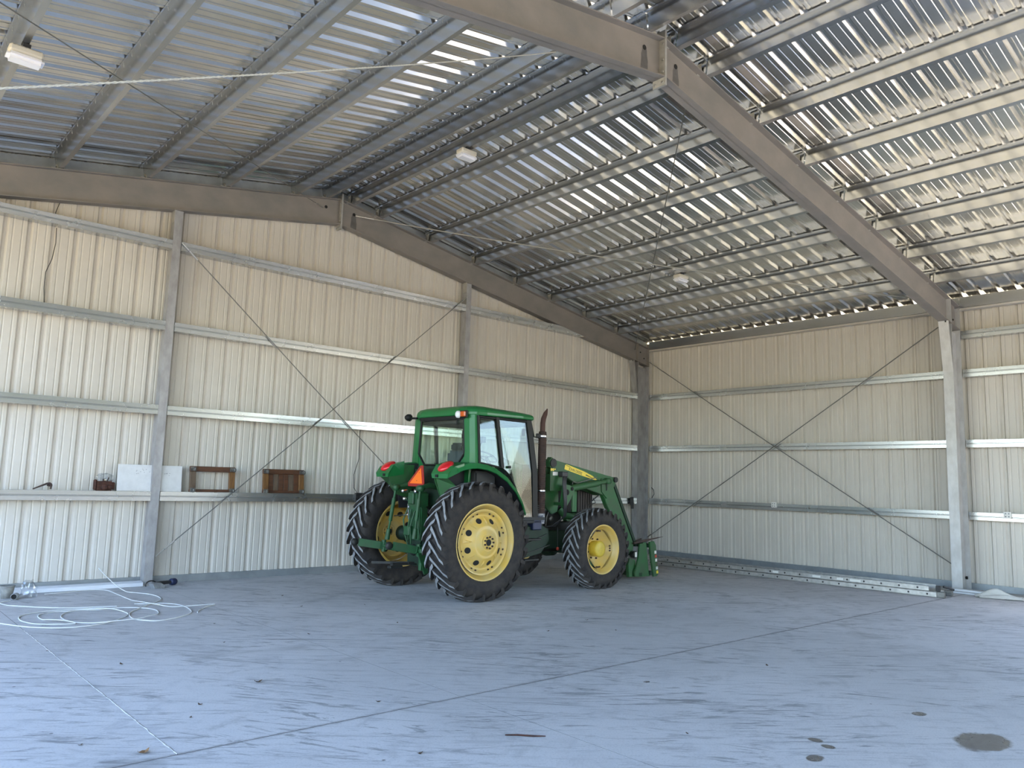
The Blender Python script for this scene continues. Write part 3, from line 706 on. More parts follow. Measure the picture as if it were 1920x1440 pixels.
# wooden mover frames with casters
def dolly(xc, w, h, label, slats, mats_):
    o = empty('wooden_dolly', label, 'dolly', (xc, 0.06, ZS), kind='thing')
    R = Matrix.Rotation(-0.09, 4, 'X'); D = 0.045; b = 0.085
    top, left, right, bot = mats_
    m = MB(); m.box((-w/2, -D, h-b), (w/2, 0, h), ch=0.005, mx=R); m.build('rail', top, o)
    m = MB(); m.box((-w/2, -D, 0), (w/2, 0, b*0.5), ch=0.005, mx=R); m.build('rail', bot, o)
    m = MB(); m.box((-w/2+0.002, -D-0.002, b*0.5), (-w/2+b*1.15, -0.002, h-b), ch=0.005, mx=R); m.build('rail', left, o)
    m = MB(); m.box((w/2-b*1.15, -D-0.002, b*0.5), (w/2-0.002, -0.002, h-b), ch=0.005, mx=R); m.build('rail', right, o)
    for k in range(slats):
        u0 = -w/2+b*1.2; du = (w-2.4*b)/slats
        m = MB(); m.box((u0+k*du+0.004, -0.022, b*0.4), (u0+(k+1)*du-0.004, -0.006, h-b*0.8), ch=0.003, mx=R)
        m.build('slat', (M['wood'], M['wood_grey'])[k % 3 == 1], o)
    for sx in (-1, 1):
        for z in (0.03, h-0.045):
            c = MB(); c.box((sx*(w/2-0.05)-0.045, -D-0.008, z-0.032), (sx*(w/2-0.05)+0.045, -D, z+0.032), mx=R)
            c.lathe([(0, -0.014), (0.030, -0.014), (0.036, -0.007), (0.036, 0.007), (0.030, 0.014), (0, 0.014)], 'x', (sx*(w/2-0.045), -D-0.045, z), 14)
            for t in (-0.02, 0.02): c.box((sx*(w/2-0.045)+t-0.003, -D-0.05, z-0.012), (sx*(w/2-0.045)+t+0.003, -D, z+0.012))
            c.build('caster', M['caster'], o)
dolly(-11.365, 0.745, 0.415, 'open wooden frame with casters on the shelf girt, beside the white board', 0, (M['wood'], M['wood_grey'], M['wood_ochre'], M['wood']))
dolly(-10.115, 0.765, 0.41, 'slatted wooden dolly with casters on the shelf girt, between frame and tractor', 6, (M['wood'], M['wood_ochre'], M['wood_ochre'], M['wood']))

# black bundle hanging at the corner post
o = empty('cord_bundle', 'black cord bundle hooked on the girt end beside the corner post', 'cord', (-0.72, -0.03, 1.36), kind='thing')
m = MB(); random.seed(9)
for k in range(6):
    r = 0.05+0.02*random.random(); m.tube([(0.02*k-0.05+0.01*math.sin(t*2), -0.02+0.01*math.cos(t), r*1.6*math.sin(t)) for t in [i*2*PI/14 for i in range(15)]], 0.012, 6)
m.build('coil', M['black'], o)
m = MB(); m.box((-0.03, -0.045, -0.19), (0.05, -0.005, -0.02), ch=0.01); m.build('plug', M['black'], o)
cable('hook_wire', [(-0.02, -0.12, 1.72), (-0.02, -0.19, 1.66), (-0.02, -0.21, 1.55), (-0.02, -0.14, 1.45)], 0.010, M['wire'], 'dark curved wire above the side wall girt beside the corner post', 'wire')

# ------------------------------------------------------------------ things on the floor
o = empty('white_trim_strip', 'long white metal trim strip lying along the foot of the gable wall', 'trim strip', (-13.55, -0.02, 0.0), kind='thing')
m = MB(); L = 1.20; m.sheet([(-0.06, 0.004), (-0.05, 0.035), (-0.05, 0.055), (0.0, 0.07), (0.07, 0.075)], lambda u, h, e: ((-L, L)[e], u, h)); ob = m.build('channel', M['white_trim'], o, fix=False)
sol = ob.modifiers.new('t', 'SOLIDIFY'); sol.thickness = 0.004
pipe = empty('pipe_tangle', 'loose tangle of thin white plastic pipe in wide flat loops on the floor', 'pipe', (-13.5, -2.2, 0), kind='thing')
def floor_tube(pts, r, mt):
    p0 = Vector((-13.5, -2.2, 0))
    P = [Vector((p[0], p[1], p[2] if len(p) > 2 else r+0.0005)) for p in pts]
    out = []
    for i in range(len(P)-1):          # Catmull-Rom
        a, b, c, d = P[max(i-1, 0)], P[i], P[i+1], P[min(i+2, len(P)-1)]
        for k in range(5):
            t = k/5; out.append(0.5*((2*b)+(c-a)*t+(2*a-5*b+4*c-d)*t*t+(3*b-a-3*c+d)*t**3))
    out.append(P[-1])
    for q in out: q.z = max(q.z, r+0.0003)
    m = MB(); m.tube([q-p0 for q in out], r, 6); return m.build('strand', mt, pipe)
R_ = 0.0065
coilA = [(-13.02, -0.18, 0.32), (-12.93, -0.32, 0.20), (-12.83, -0.44, 0.09), (-12.74, -0.58, 0.02), (-12.66, -0.68), (-12.588, -0.80), (-12.504, -1.0), (-12.495, -1.326), (-12.576, -1.585), (-12.769, -1.82), (-13.026, -2.156), (-13.159, -2.332), (-13.241, -2.576), (-13.265, -2.844), (-13.182, -3.005), (-13.08, -3.097), (-12.887, -3.035), (-12.707, -2.91), (-12.551, -2.707), (-12.477, -2.33), (-12.498, -2.04), (-12.617, -1.854), (-12.763, -1.801), (-12.942, -1.716)]
coilE = [(-14.60, -2.25), (-14.415, -2.634), (-14.282, -2.826), (-14.109, -2.977), (-13.925, -3.03), (-13.717, -2.998), (-13.481, -2.843), (-13.264, -2.562), (-13.217, -2.346), (-13.297, -2.145, 0.027), (-13.418, -1.989, 0.027), (-13.588, -1.812), (-13.837, -1.762), (-14.043, -1.786), (-14.236, -1.909), (-14.314, -2.092), (-14.323, -2.354), (-14.24, -2.596), (-14.061, -2.744), (-13.878, -2.80), (-13.95, -2.70, 0.03), (-14.07, -2.55, 0.03), (-14.124, -2.347), (-14.123, -2.12), (-14.065, -1.967), (-13.92, -1.862), (-13.737, -1.905)]
coilD = [(-12.992, -2.039), (-13.214, -1.935), (-13.425, -1.964), (-13.602, -1.886), (-13.774, -1.952), (-13.89, -2.172), (-13.925, -2.428), (-13.87, -2.70), (-13.716, -2.87), (-13.5, -2.97, 0.026), (-13.265, -2.95, 0.026), (-13.063, -2.80, 0.026), (-12.926, -2.626), (-12.863, -2.36), (-12.912, -2.151), (-13.0, -2.07)]
coilB = [(-13.70, -0.26), (-13.50, -0.22), (-13.336, -0.17), (-13.145, -0.13), (-12.992, -0.15), (-12.9, -0.32), (-12.888, -0.711), (-12.88, -1.344), (-12.843, -1.76, 0.028), (-12.753, -2.053, 0.028), (-12.609, -2.196), (-12.368, -2.231), (-12.084, -2.255), (-12.25, -2.40), (-12.42, -2.62), (-12.50, -2.78)]
coilC = [(-14.17, -0.66), (-14.303, -0.785), (-14.267, -1.049), (-14.122, -1.244), (-13.909, -1.48), (-13.683, -1.649), (-13.434, -1.726), (-13.177, -1.80)]
floor_tube(coilE, R_, M['cable_white'])
floor_tube(coilA, R_, M['cable_white'])
floor_tube(coilD, R_, M['cable_white'])
floor_tube(coilB, R_, M['cable_white'])
floor_tube(coilC, R_, M['cable_white'])
# cup, fitting and bag
o = empty('dusty_cup', 'dusty grey crushed paper cup at the picture edge by the trim strip', 'cup', (-14.17, -0.36, 0), kind='thing')
m = MB(); m.lathe([(0.0, 0.0), (0.065, 0.0), (0.078, 0.08), (0.088, 0.155), (0.082, 0.155), (0.07, 0.08), (0.0, 0.02)], 'z', n=20); m.build('body', M['grey_cup'], o)
m = MB(); m.lathe([(0.085, 0.153), (0.094, 0.157), (0.091, 0.166), (0.081, 0.160)], 'z', n=20); m.build('rim', M['grey_cup'], o)
o = empty('pipe_fitting', 'short grey pipe fitting lying in front of the dusty cup', 'pipe fitting', (-14.10, -0.535, 0.0), -0.4, kind='thing')
m = MB(); m.lathe([(0.034, -0.06), (0.040, -0.06), (0.042, -0.02), (0.037, 0.06), (0.030, 0.06), (0.030, -0.05)], 'y', (0, 0, 0.0425), 18); m.build('socket', M['grey_dirty'], o)
m = MB(); m.lathe([(0.0, -0.045), (0.033, -0.045)], 'y', (0, 0, 0.0425), 18); m.build('bore', M['dark_hole'], o)
crumple('plastic_bag', (-13.93, -0.42, 0.0), 0.10, 0.06, 0.15, M['clear'], 'crumpled clear plastic bag standing on the floor beside the dusty cup', 'bag', 8)
# angle grinder like tool by the column foot
o = empty('angle_grinder', 'black and blue power tool lying at the foot of the shelf column', 'power tool', (-12.16, -0.22, 0), 0.35, kind='thing')
m = MB(); m.tube([(0.02, 0, 0.055), (0.20, 0.0, 0.055)], [0.030, 0.027], 10); m.build('handle', M['black'], o)
m = MB(); m.lathe([(0.0, 0.20), (0.045, 0.20), (0.052, 0.22), (0.052, 0.28), (0.04, 0.30), (0, 0.30)], 'x', (0, 0, 0.055), 14); m.build('motor', M['blue'], o)
m = MB(); m.tube([(-0.17+0.09*math.cos(t), -0.03, 0.055+0.055*math.sin(t)) for t in [i*PI/8 for i in range(-1, 10)]], 0.010, 6); m.tube([(-0.09, -0.02, 0.06), (0.04, 0, 0.06)], 0.022, 8); m.build('guard_strap', M['black'], o)
m = MB(); m.prism([(-0.19, 0.002), (-0.03, 0.002), (0.0, 0.03), (-0.10, 0.085), (-0.23, 0.085)], 'y', -0.16, -0.05); m.build('head', M['grey_dirty'], o)
# ladder
def ladder():
    a, b = Vector((-1.76, -7.62, 0)), Vector((-2.02, -1.2, 0)); L = (b-a).length
    rz = math.atan2((b-a).y, (b-a).x)
    o = empty('extension_ladder', 'long aluminium extension ladder lying flat along the side wall', 'ladder', a, rz, kind='thing')
    W = -0.42
    for sec, (z0, dx, y0, y1) in enumerate(((0.002, 0.0, 0.0, W), (0.092, 0.16, -0.02, W+0.02))):
        s = MB()
        for y in (y0, y1):
            sg = 1 if y > -0.2 else -1
            s.box((dx, y-0.006*sg, z0), (L, y, z0+0.085)); s.box((dx, y-0.028*sg, z0), (L, y, z0+0.007)); s.box((dx, y-0.028*sg, z0+0.078), (L, y, z0+0.085))
        s.build('side_rails', M['alu'], o)
        t = dx+0.18
        first = None
        while t < L-0.05:
            if first is None:
                r = MB(); r.tube([(0, y0-0.004, 0), (0, y1+0.004, 0)], 0.015, 8); first = r.build('rung', M['alu'], o)
                p = MB(); p.tube([(0, y0-0.002, 0), (0, y0+0.003, 0)], 0.017, 10); pl_ = p.build('rung_end', M['black'], o); rr, pp = first, pl_
            else: rr, pp = copy_obj(first, o), copy_obj(pl_, o)
            rr.location = pp.location = (t, 0, z0+0.043); t += 0.3048
    for y in (-0.01, W+0.01):
        m = MB(); m.box((-0.10, y-0.03, 0.0), (0.03, y+0.025, 0.10), ch=0.008); m.build('foot', M['caster'], o)
    m = MB(); m.box((-0.02, -0.06, 0.10), (0.05, -0.02, 0.19), ch=0.005); m.tube([(-0.02, -0.2, 0.17), (-0.14, -0.34, 0.12)], 0.02, 6); m.build('rung_lock', M['black'], o)
    for t, w, mt in ((1.62, 0.12, M['decal_white']), (2.05, 0.16, M['decal_white']), (1.30, 0.20, M['decal_white']), (2.9, 0.12, M['decal_white'])):
        m = MB(); m.box((t, 0.0, 0.115), (t+w, 0.0025-0.02+0.02, 0.155)); m.build('sticker', mt, o)
ladder()
o = empty('white_trim_piece', 'short white box trim lying at the foot of the bright side column', 'trim piece', (-0.72, -7.78, 0), kind='thing')
m = MB(); m.box((-0.07, -0.36, 0.0), (0.06, 0.36, 0.075), ch=0.006); m.build('channel', M['white_trim'], o)
m = MB(); m.box((-0.074, -0.30, 0.03), (-0.069, 0.36, 0.045)); m.build('crease', M['grey_dirty'], o)
def rag():
    bm = bmesh.new(); bmesh.ops.create_grid(bm, x_segments=16, y_segments=14, size=0.5); random.seed(21)
    for v in bm.verts:
        x, y = v.co.x, v.co.y; r = math.hypot(x, y)
        v.co.z = 0.006+0.10*max(0, 1-2.4*r)*(1+0.5*math.sin(9*x+5*y))+0.022*(1+math.sin(17*x+3*y))*(1-r*0.9)+random.uniform(0, 0.012)
        v.co.x = x*0.42+0.03*math.sin(6*y); v.co.y = y*0.70+0.03*math.cos(7*x)
        v.co.z = max(v.co.z, 0.003)
    m = MB(); m.bm(bm, 0, True); ob = m.build('rag', M['rag']); ob.location = (-0.80, -8.26, 0.0); ob.rotation_euler = (0, 0, 0.4)
    sol = ob.modifiers.new('t', 'SOLIDIFY'); sol.thickness = 0.003; sol.offset = 1
    tag(ob, 'crumpled white rag on the floor at the end of the short white trim', 'rag')
rag()
# leaves and sticks
def leaf_mesh(s, curl, seed):
    random.seed(seed); m = MB(); n = 5; vs = []; fs = []
    for i in range(n+1):
        t = i/n; w = 0.28*math.sin(PI*min(1, t*0.95+0.03))*s
        z = curl*s*(4*(t-0.5)**2)+0.003
        vs += [((t-0.5)*s, -w, z+0.10*s*random.random()), ((t-0.5)*s, 0, z), ((t-0.5)*s, w, z+0.12*s*random.random())]
    for i in range(n):
        for k in range(2): fs.append((3*i+k, 3*i+k+1, 3*i+k+4, 3*i+k+3))
    m.add(vs, fs); return m
lf = leaf_mesh(0.085, 0.2, 1).build('dry_leaf', mat('tan_leaf', (0.26, 0.15, 0.07), 0, 0.8)); lf.location = (-14.56, -7.56, 0.0); lf.rotation_euler.z = 0.4
tag(lf, 'tan dry leaf beside the old floor joint, nearest the camera', 'leaf')
lf = leaf_mesh(0.07, 0.25, 2).build('dry_leaf', M['leaf']); lf.location = (-13.29, -6.37, 0); tag(lf, 'dark curled dry leaf alone on the floor between two joints', 'leaf')
for i, (x, y, L, a, lb) in enumerate(((-12.42, -8.75, 0.28, -0.75, 'reddish brown twig lying on the floor beyond the cross joint'),)):
    m = MB(); m.tube([(-L/2, 0, 0.006), (-0.2*L, 0.008, 0.007), (0.2*L, -0.004, 0.007), (L/2, 0.006, 0.006)], [0.004, 0.006, 0.006, 0.003], 6)
    ob = m.build('twig', M['rust_red']); ob.location = (x, y, 0); ob.rotation_euler.z = a; tag(ob, lb, 'twig')
proto_l = leaf_mesh(0.045, 0.25, 4).build('leaf_fragment', M['leaf'])
spots = [(-14.422, -4.141), (-14.016, -5.083), (-14.828, -7.186), (-13.911, -6.739), (-12.91, -4.668), (-11.992, -4.763), (-14.079, -7.012), (-12.787, -7.45), (-10.782, -4.685), (-8.631, -5.827), (-8.844, -6.504), (-13.2, -8.6), (-11.45, -9.4), (-9.6, -6.1), (-12.6, -3.6), (-11.2, -3.0), (-10.4, -3.3), (-11.0, -2.0), (-6.8, -5.3), (-9.0, -8.6)]
for i, (x, y) in enumerate(spots):
    ob = proto_l if i == 0 else copy_obj(proto_l)
    ob.location = (x, y, 0); ob.rotation_euler.z = i*1.7; ob.scale = (1, 1, 1) if i % 2 else (0.7, 0.7, 0.7)
    tag(ob, 'tiny dark scrap of dry leaf on the concrete floor', 'leaf', 'dry leaf scraps scattered on the floor')

# ------------------------------------------------------------------ tractor (local frame: x forward, y left, z up, origin under the rear axle)
T = empty('tractor', 'green farm tractor with yellow wheels, cab, exhaust stack and front loader', 'tractor', (-8.828, -2.726, 0.0), math.radians(1.0), kind='thing')
G, GD, GK, BK = M['green'], M['green_dull'], M['green_dark'], M['black_trim']
def part(mb, name, mt, parent=T, label=None, **k):
    ob = mb.build(name, mt, parent, **k)
    if label: ob['label'] = label
    return ob

def wheel(name, X, Y, zc, R, w, rl, nl, lug_d, front):
    out = -1 if Y < 0 else 1                     # outward direction along y
    root = MB()
    rim_p = [(rl-0.035, -out*(w/2-0.05)), (rl, -out*(w/2-0.045)), (rl, -out*(w/2-0.03)), (rl-0.03, -out*(w/2-0.06)), (rl-0.065, -out*(w/2-0.10)), (rl-0.07, out*(w/2-0.14)),
             (rl-0.065, out*(w/2-0.11)), (rl-0.032, out*(w/2-0.09)), (rl-0.030, out*(w/2-0.065)), (rl-0.012, out*(w/2-0.05)), (rl, out*(w/2-0.028)), (rl+0.012, out*(w/2-0.034))]
    root.lathe(rim_p, 'y', n=56)
    rim = root.build(name, M['yellow'], T); rim.location = (X, Y, zc)
    # tyre
    t = MB(); hw = w/2; rb = R-lug_d
    prof = [(rl-0.002, -hw+0.045), (rl+0.03, -hw+0.02), ((rl+rb)/2-0.02, -hw), (rb-0.08, -hw+0.012), (rb-0.025, -hw+0.045), (rb-0.004, -hw*0.5), (rb, 0),
            (rb-0.004, hw*0.5), (rb-0.025, hw-0.045), (rb-0.08, hw-0.012), ((rl+rb)/2-0.02, hw), (rl+0.03, hw-0.02), (rl-0.002, hw-0.045)]
    t.lathe(prof, 'y', n=72)
    # tread bars: curved chevron halves
    dphi = 2*PI/nl
    for k in range(nl*2):
        s = 1 if k % 2 else -1
        ph0 = (k//2)*dphi+(dphi/2 if s > 0 else 0)
        ts = (-0.03, 0.25, 0.55, 0.8, 1.0)
        rows = []
        for u in ts:
            y = s*hw*(0.02+0.965*u) if u > 0 else -s*hw*0.10
            ph = ph0-(0.235/R)*(max(u, -0.1)**1.0)*1.0-(0.05/R)*u*u
            hb = rb-0.012-(0.045 if u > 0.95 else 0.0)
            ht = R-0.002-(0.010 if u > 0.5 else 0)-(0.022 if u > 0.95 else 0)
            th = (0.030-0.006*u)/R
            rows.append([(hb, ph-th*1.5, y), (ht, ph-th, y), (ht, ph+th, y), (hb, ph+th*1.5, y)])
        vs = []
        for row in rows:
            for r, a, y in row: vs.append((-r*math.cos(a), y, r*math.sin(a)))
        fs_top = []; fs_side = []
        for i in range(len(rows)-1):
            a, b = 4*i, 4*i+4
            fs_side += [(a, a+1, b+1, b), (a+2, a+3, b+3, b+2)]; fs_top.append((a+1, a+2, b+2, b+1))
        e = 4*(len(rows)-1)
        fs_side += [(0, 3, 2, 1), (e, e+1, e+2, e+3)]
        # end drop down the shoulder
        y2 = s*(hw+0.004); r2 = rb-0.095; pe = rows[-1]
        o = len(vs); vs += [(-r2*math.cos(pe[1][1]), y2-s*0.006, r2*math.sin(pe[1][1])), (-r2*math.cos(pe[2][1]), y2-s*0.006, r2*math.sin(pe[2][1]))]
        fs_side += [(e+1, e+2, o+1, o), (e, e+1, o), (e+3, o+1, e+2)]
        n0 = len(t.v)
        t.add(vs, fs_side, 0); t.add(vs, fs_top, 1)
    zmin = -(zc-0.003)
    t.v = [(v[0], v[1], max(v[2], zmin)) for v in t.v]
    ty = t.build('tyre', [M['rubber'], M['lug']], rim)
    # disc
    d = MB(); lip = out*(w/2-0.03)
    o = lambda r, q: (r, lip+out*q)
    if not front:
        d.lathe([o(rl-0.068, -0.06), o(rl-0.115, -0.065), o(rl-0.115, -0.085), o(rl-0.145, -0.088), o(rl-0.152, -0.10), o(0.385, -0.098), o(0.33, -0.055), o(0.25, 0.0), o(0.228, 0.012),
                 o(0.215, 0.008), o(0.19, 0.012), o(0.13, 0.050), o(0.118, 0.054), o(0.115, 0.040), o(0.108, 0.062), o(0.05, 0.062), o(0.048, 0.0)], 'y', n=48)
        disc = d.build('wheel_disc', M['yellow'], rim)
        for k in range(8):
            h = MB(); a = 2*PI*k/8+0.35; cx, cz = 0.325*math.cos(a), 0.325*math.sin(a)
            nrm = Vector((math.cos(a)*0.62, out*0.78, math.sin(a)*0.62)).normalized(); p = Vector((cx, lip-out*0.052, cz))
            h.tube([p-nrm*0.02, p+nrm*0.004], 0.046, 16, smooth=False); h.build('hand_hole', M['dark_hole'], rim)  # black plug painted as the shade inside a hand hole
        h = MB(); h.tube([(0, lip+out*0.03, 0), (0, lip+out*0.064, 0)], 0.046, 14)
        h.build('hub_bore', M['dark_hole'], rim)
        b = MB()
        for k in range(9):
            a = 2*PI*k/9; bolt_head(b, (0.082*math.cos(a), lip+out*0.062, 0.082*math.sin(a)), 'y', 0.015, out*0.018)
        for k in range(16):
            a = 2*PI*(k+0.25*(-1)**k)/16+0.2; bolt_head(b, ((rl-0.125)*math.cos(a), lip-out*0.085, (rl-0.125)*math.sin(a)), 'y', 0.015, out*0.014)
        b.build('wheel_bolts', M['rust'], rim)
        g = MB()
        for k in range(8):
            a = 2*PI*k/8+0.35+PI/8
            q = Matrix.Rotation(-a, 4, 'Y')
            g.add([q @ Vector(p) for p in ((0.25, lip-out*0.005, -0.006), (0.375, lip-out*0.085, -0.028), (0.375, lip-out*0.085, 0.028), (0.25, lip-out*0.005, 0.006), (0.30, lip-out*0.012, 0.0))], [(0, 1, 4), (4, 2, 3), (1, 2, 4), (0, 4, 3)])
        g.build('disc_ribs', M['yellow'], rim)
    else:
        prof2 = [o(rl-0.062, -0.095), o(rl-0.07, -0.115), o(0.20, -0.20), o(0.165, -0.225), o(0.135, -0.225)]
        # lobed disc edge
        vs = []; fs = []; n = 48
        for i, (r, y) in enumerate(prof2):
            for k in range(n):
                a = 2*PI*k/n; rr = r*(1-0.17*abs(math.sin(2*a))**1.5) if i < 2 else r
                vs.append((rr*math.cos(a), y, rr*math.sin(a)))
        for i in range(len(prof2)-1):
            for k in range(n): fs.append((i*n+k, i*n+(k+1) % n, (i+1)*n+(k+1) % n, (i+1)*n+k))
        d.add(vs, fs, 0, True); d.build('wheel_disc', M['yellow'], rim)
        h = MB(); h.lathe([o(0.135, -0.24), o(0.135, -0.085), o(0.128, -0.07), o(0.095, -0.062), o(0.0, -0.060)], 'y', n=28); h.build('planetary_hub', mat('hub_yellow', (0.62, 0.47, 0.06), 0, 0.45, 0.2, 8) if 'hubm' not in M else M['hubm'], rim)
        b = MB()
        for g4 in range(4):
            for j in (-1, 0, 1):
                a = PI/2*g4+j*0.13; bolt_head(b, ((rl-0.10)*math.cos(a), lip-out*0.125, (rl-0.10)*math.sin(a)), 'y', 0.016, out*0.014)
        for k in range(8):
            a = 2*PI*k/8+0.3; bolt_head(b, (0.172*math.cos(a), lip-out*0.218, 0.172*math.sin(a)), 'y', 0.016, out*0.02)
        b.build('wheel_bolts', M['rust'], rim)
    return rim
M['hubm'] = mat('hub_yellow', (0.64, 0.47, 0.05), 0, 0.45, 0.2, 8)
wheel('rear_wheel', 0.0, -1.035, 0.855, 0.885, 0.47, 0.549, 26, 0.046, False)
wheel('rear_wheel', 0.0, 1.035, 0.855, 0.885, 0.47, 0.549, 26, 0.046, False)
wheel('front_wheel', 2.67, -1.06, 0.655, 0.695, 0.38, 0.405, 26, 0.038, True)
wheel('front_wheel', 2.67, 1.00, 0.655, 0.695, 0.38, 0.405, 26, 0.038, True)

# ---- chassis
m = MB(); m.lathe([(0.0, -0.92), (0.12, -0.92), (0.12, -0.80), (0.09, -0.78), (0.13, -0.45), (0.19, -0.34), (0.19, 0.34), (0.13, 0.45), (0.09, 0.78), (0.12, 0.80), (0.12, 0.92), (0, 0.92)], 'y', (0, 0, 0.855), 20)
part(m, 'rear_axle', GK)
m = MB(); m.box((-0.32, -0.27, 0.50), (1.25, 0.27, 1.15), ch=0.05); m.box((-0.40, -0.20, 0.42), (0.3, 0.20, 0.9), ch=0.04); part(m, 'transmission_housing', GK)
m = MB(); m.box((1.2, -0.23, 0.55), (3.25, 0.23, 1.05), ch=0.04); m.box((1.45, -0.30, 0.98), (2.6, 0.30, 1.45), ch=0.03); part(m, 'engine_block', M['engine'])
m = MB(); m.box((1.5, -0.34, 1.05), (1.75, -0.28, 1.25), ch=0.01)
for k in range(5): m.tube([(1.78+0.1*k, -0.31, 1.0), (1.78+0.1*k, -0.33, 1.16), (1.84+0.1*k, -0.31, 1.28)], 0.012, 6)
m.lathe([(0, -0.36), (0.045, -0.36), (0.05, -0.34), (0.05, -0.28)], 'y', (2.28, 0, 1.13), 14); m.tube([(1.62, -0.35, 0.95), (1.7, -0.36, 1.2)], 0.03, 8); part(m, 'engine_fittings', M['caster'])
m = MB(); m.tube([(2.67, -0.84, 0.62), (2.67, -0.4, 0.60), (2.67, 0.4, 0.60), (2.67, 0.84, 0.62)], [0.10, 0.085, 0.085, 0.10], 12); m.lathe([(0, -0.17), (0.15, -0.15), (0.17, 0), (0.15, 0.15), (0, 0.17)], 'y', (2.67, 0.12, 0.60), 14); part(m, 'front_axle', GK)
for s in (-1, 1):
    m = MB(); m.box((0.95, s*0.33, 0.62), (2.95, s*0.40, 0.93), ch=0.015); part(m, 'loader_subframe', GK)
m = MB()      # tank and step on the right side
tank = []
m.prism([(0.98, 0.56), (1.05, 0.50), (1.62, 0.60), (1.80, 0.80), (1.78, 0.98), (1.60, 1.06), (1.02, 1.06)], 'y', -0.80, -0.42, ch=0.03); part(m, 'fuel_tank', GK)
m = MB(); m.prism([(1.02, 0.55), (1.78, 0.72), (1.78, 0.735), (1.02, 0.565)], 'y', -0.815, -0.81); m.prism([(1.04, 0.70), (1.70, 0.90), (1.70, 0.912), (1.04, 0.712)], 'y', -0.815, -0.80); part(m, 'tank_strap', M['engine'])
m = MB(); m.box((1.0, -0.86, 1.09), (1.55, -0.45, 1.14), ch=0.01); m.box((1.0, -0.87, 1.14), (1.6, -0.84, 1.19)); part(m, 'platform', M['interior'])
for z, dx in ((0.82, 0.05), (0.50, 0.0)):
    m = MB(); m.box((1.10+dx, -0.93, z), (1.42+dx, -0.82, z+0.03), ch=0.006); part(m, 'step', M['engine'])
m = MB(); m.box((1.34, -0.86, 0.98), (1.54, -0.70, 1.20), ch=0.015); part(m, 'battery_box', M['blue'])
m = MB(); m.tube([(2.16, -0.62, 1.0), (2.16, -0.63, 0.66)], 0.006, 6); m.lathe([(0, -0.03), (0.022, -0.02), (0.026, 0), (0.022, 0.02), (0, 0.03)], 'z', (2.16, -0.63, 0.64), 10, 1); part(m, 'dipstick', [M['wire'], M['decal_red']])

# ---- hood
hoodp = [(1.50, 1.30), (3.28, 1.22), (3.36, 1.30), (3.34, 1.58), (3.20, 1.72), (2.4, 1.90), (1.50, 2.00)]
m = MB(); m.prism([(x, z) for x, z in hoodp], 'y', -0.36, 0.36, ch=0.05); part(m, 'hood', GD)
m = MB(); m.prism([(2.42, 1.26), (2.76, 1.24), (2.76, 1.66), (2.42, 1.72)], 'y', -0.368, 0.368); part(m, 'side_screen', M['dark_hole'])
m = MB()
for k in range(6): m.box((2.47+0.05*k, -0.371, 1.27), (2.476+0.05*k, -0.366, 1.68))
part(m, 'screen_wires', M['engine'])
m = MB(); m.box((2.79, -0.385, 1.24), (2.90, -0.355, 1.63), ch=0.012); part(m, 'hood_pillar', G)
m = MB(); m.prism([(2.92, 1.22), (3.33, 1.25), (3.33, 1.57), (2.92, 1.66)], 'y', -0.366, 0.366); part(m, 'grille_back', M['dark_hole'])
for k in range(6):
    m = MB(); x = 2.935+0.066*k; m.box((x, -0.385, 1.235), (x+0.040, -0.36, 1.63-0.012*k), ch=0.008); part(m, 'grille_bar', M['grille'])
m = MB(); m.tube([(2.45, -0.36, 1.30), (2.55, -0.40, 1.19), (2.8, -0.42, 1.16), (3.1, -0.40, 1.18)], 0.06, 8); part(m, 'hood_lower_edge', GD)

# ---- cab
def loft(levels, mi=0):
    """levels: list of (outline[(x,y)...], z) or list of 3-D loops"""
    m = MB(); n = len(levels[0]); vs = [p for l in levels for p in l]; fs = []
    for i in range(len(levels)-1):
        for k in range(n): fs.append((i*n+k, i*n+(k+1) % n, (i+1)*n+(k+1) % n, (i+1)*n+k))
    fs.append(tuple(range(n))); fs.append(tuple(range((len(levels)-1)*n, len(levels)*n))[::-1])
    m.add(vs, fs, mi, False); return m
def roof_loop(ins, z, drop):
    pts = [(-0.02, -0.50), (0.02, -0.66), (0.12, -0.79), (0.30, -0.83), (1.08, -0.83), (1.36, -0.79), (1.46, -0.62), (1.50, -0.3)]
    pts = pts+[(x, -y) for x, y in pts[::-1]]
    cx = 0.70; out = []
    for x, y in pts:
        d = math.hypot(x-cx, y); k = max(0.0, 1-ins/d)
        xx, yy = cx+(x-cx)*k, y*k
        out.append((xx, yy, z-drop*max(0, xx-0.2)))
    return out
m = loft([roof_loop(0.06, 2.755, -0.01), roof_loop(0.0, 2.765, -0.01), roof_loop(0.0, 2.815, 0.0), roof_loop(0.015, 2.86, 0.015), roof_loop(0.06, 2.895, 0.03), roof_loop(0.16, 2.922, 0.035), roof_loop(0.45, 2.935, 0.03)])
rf = part(m, 'cab_roof', G)
for p in rf.data.polygons: p.use_smooth = False
bv = rf.modifiers.new('soft', 'BEVEL'); bv.width = 0.02; bv.segments = 2; bv.limit_method = 'ANGLE'; bv.angle_limit = math.radians(25)
m = loft([roof_loop(0.05, 2.705, -0.015), roof_loop(0.04, 2.758, -0.012)]); part(m, 'roof_gasket', BK)

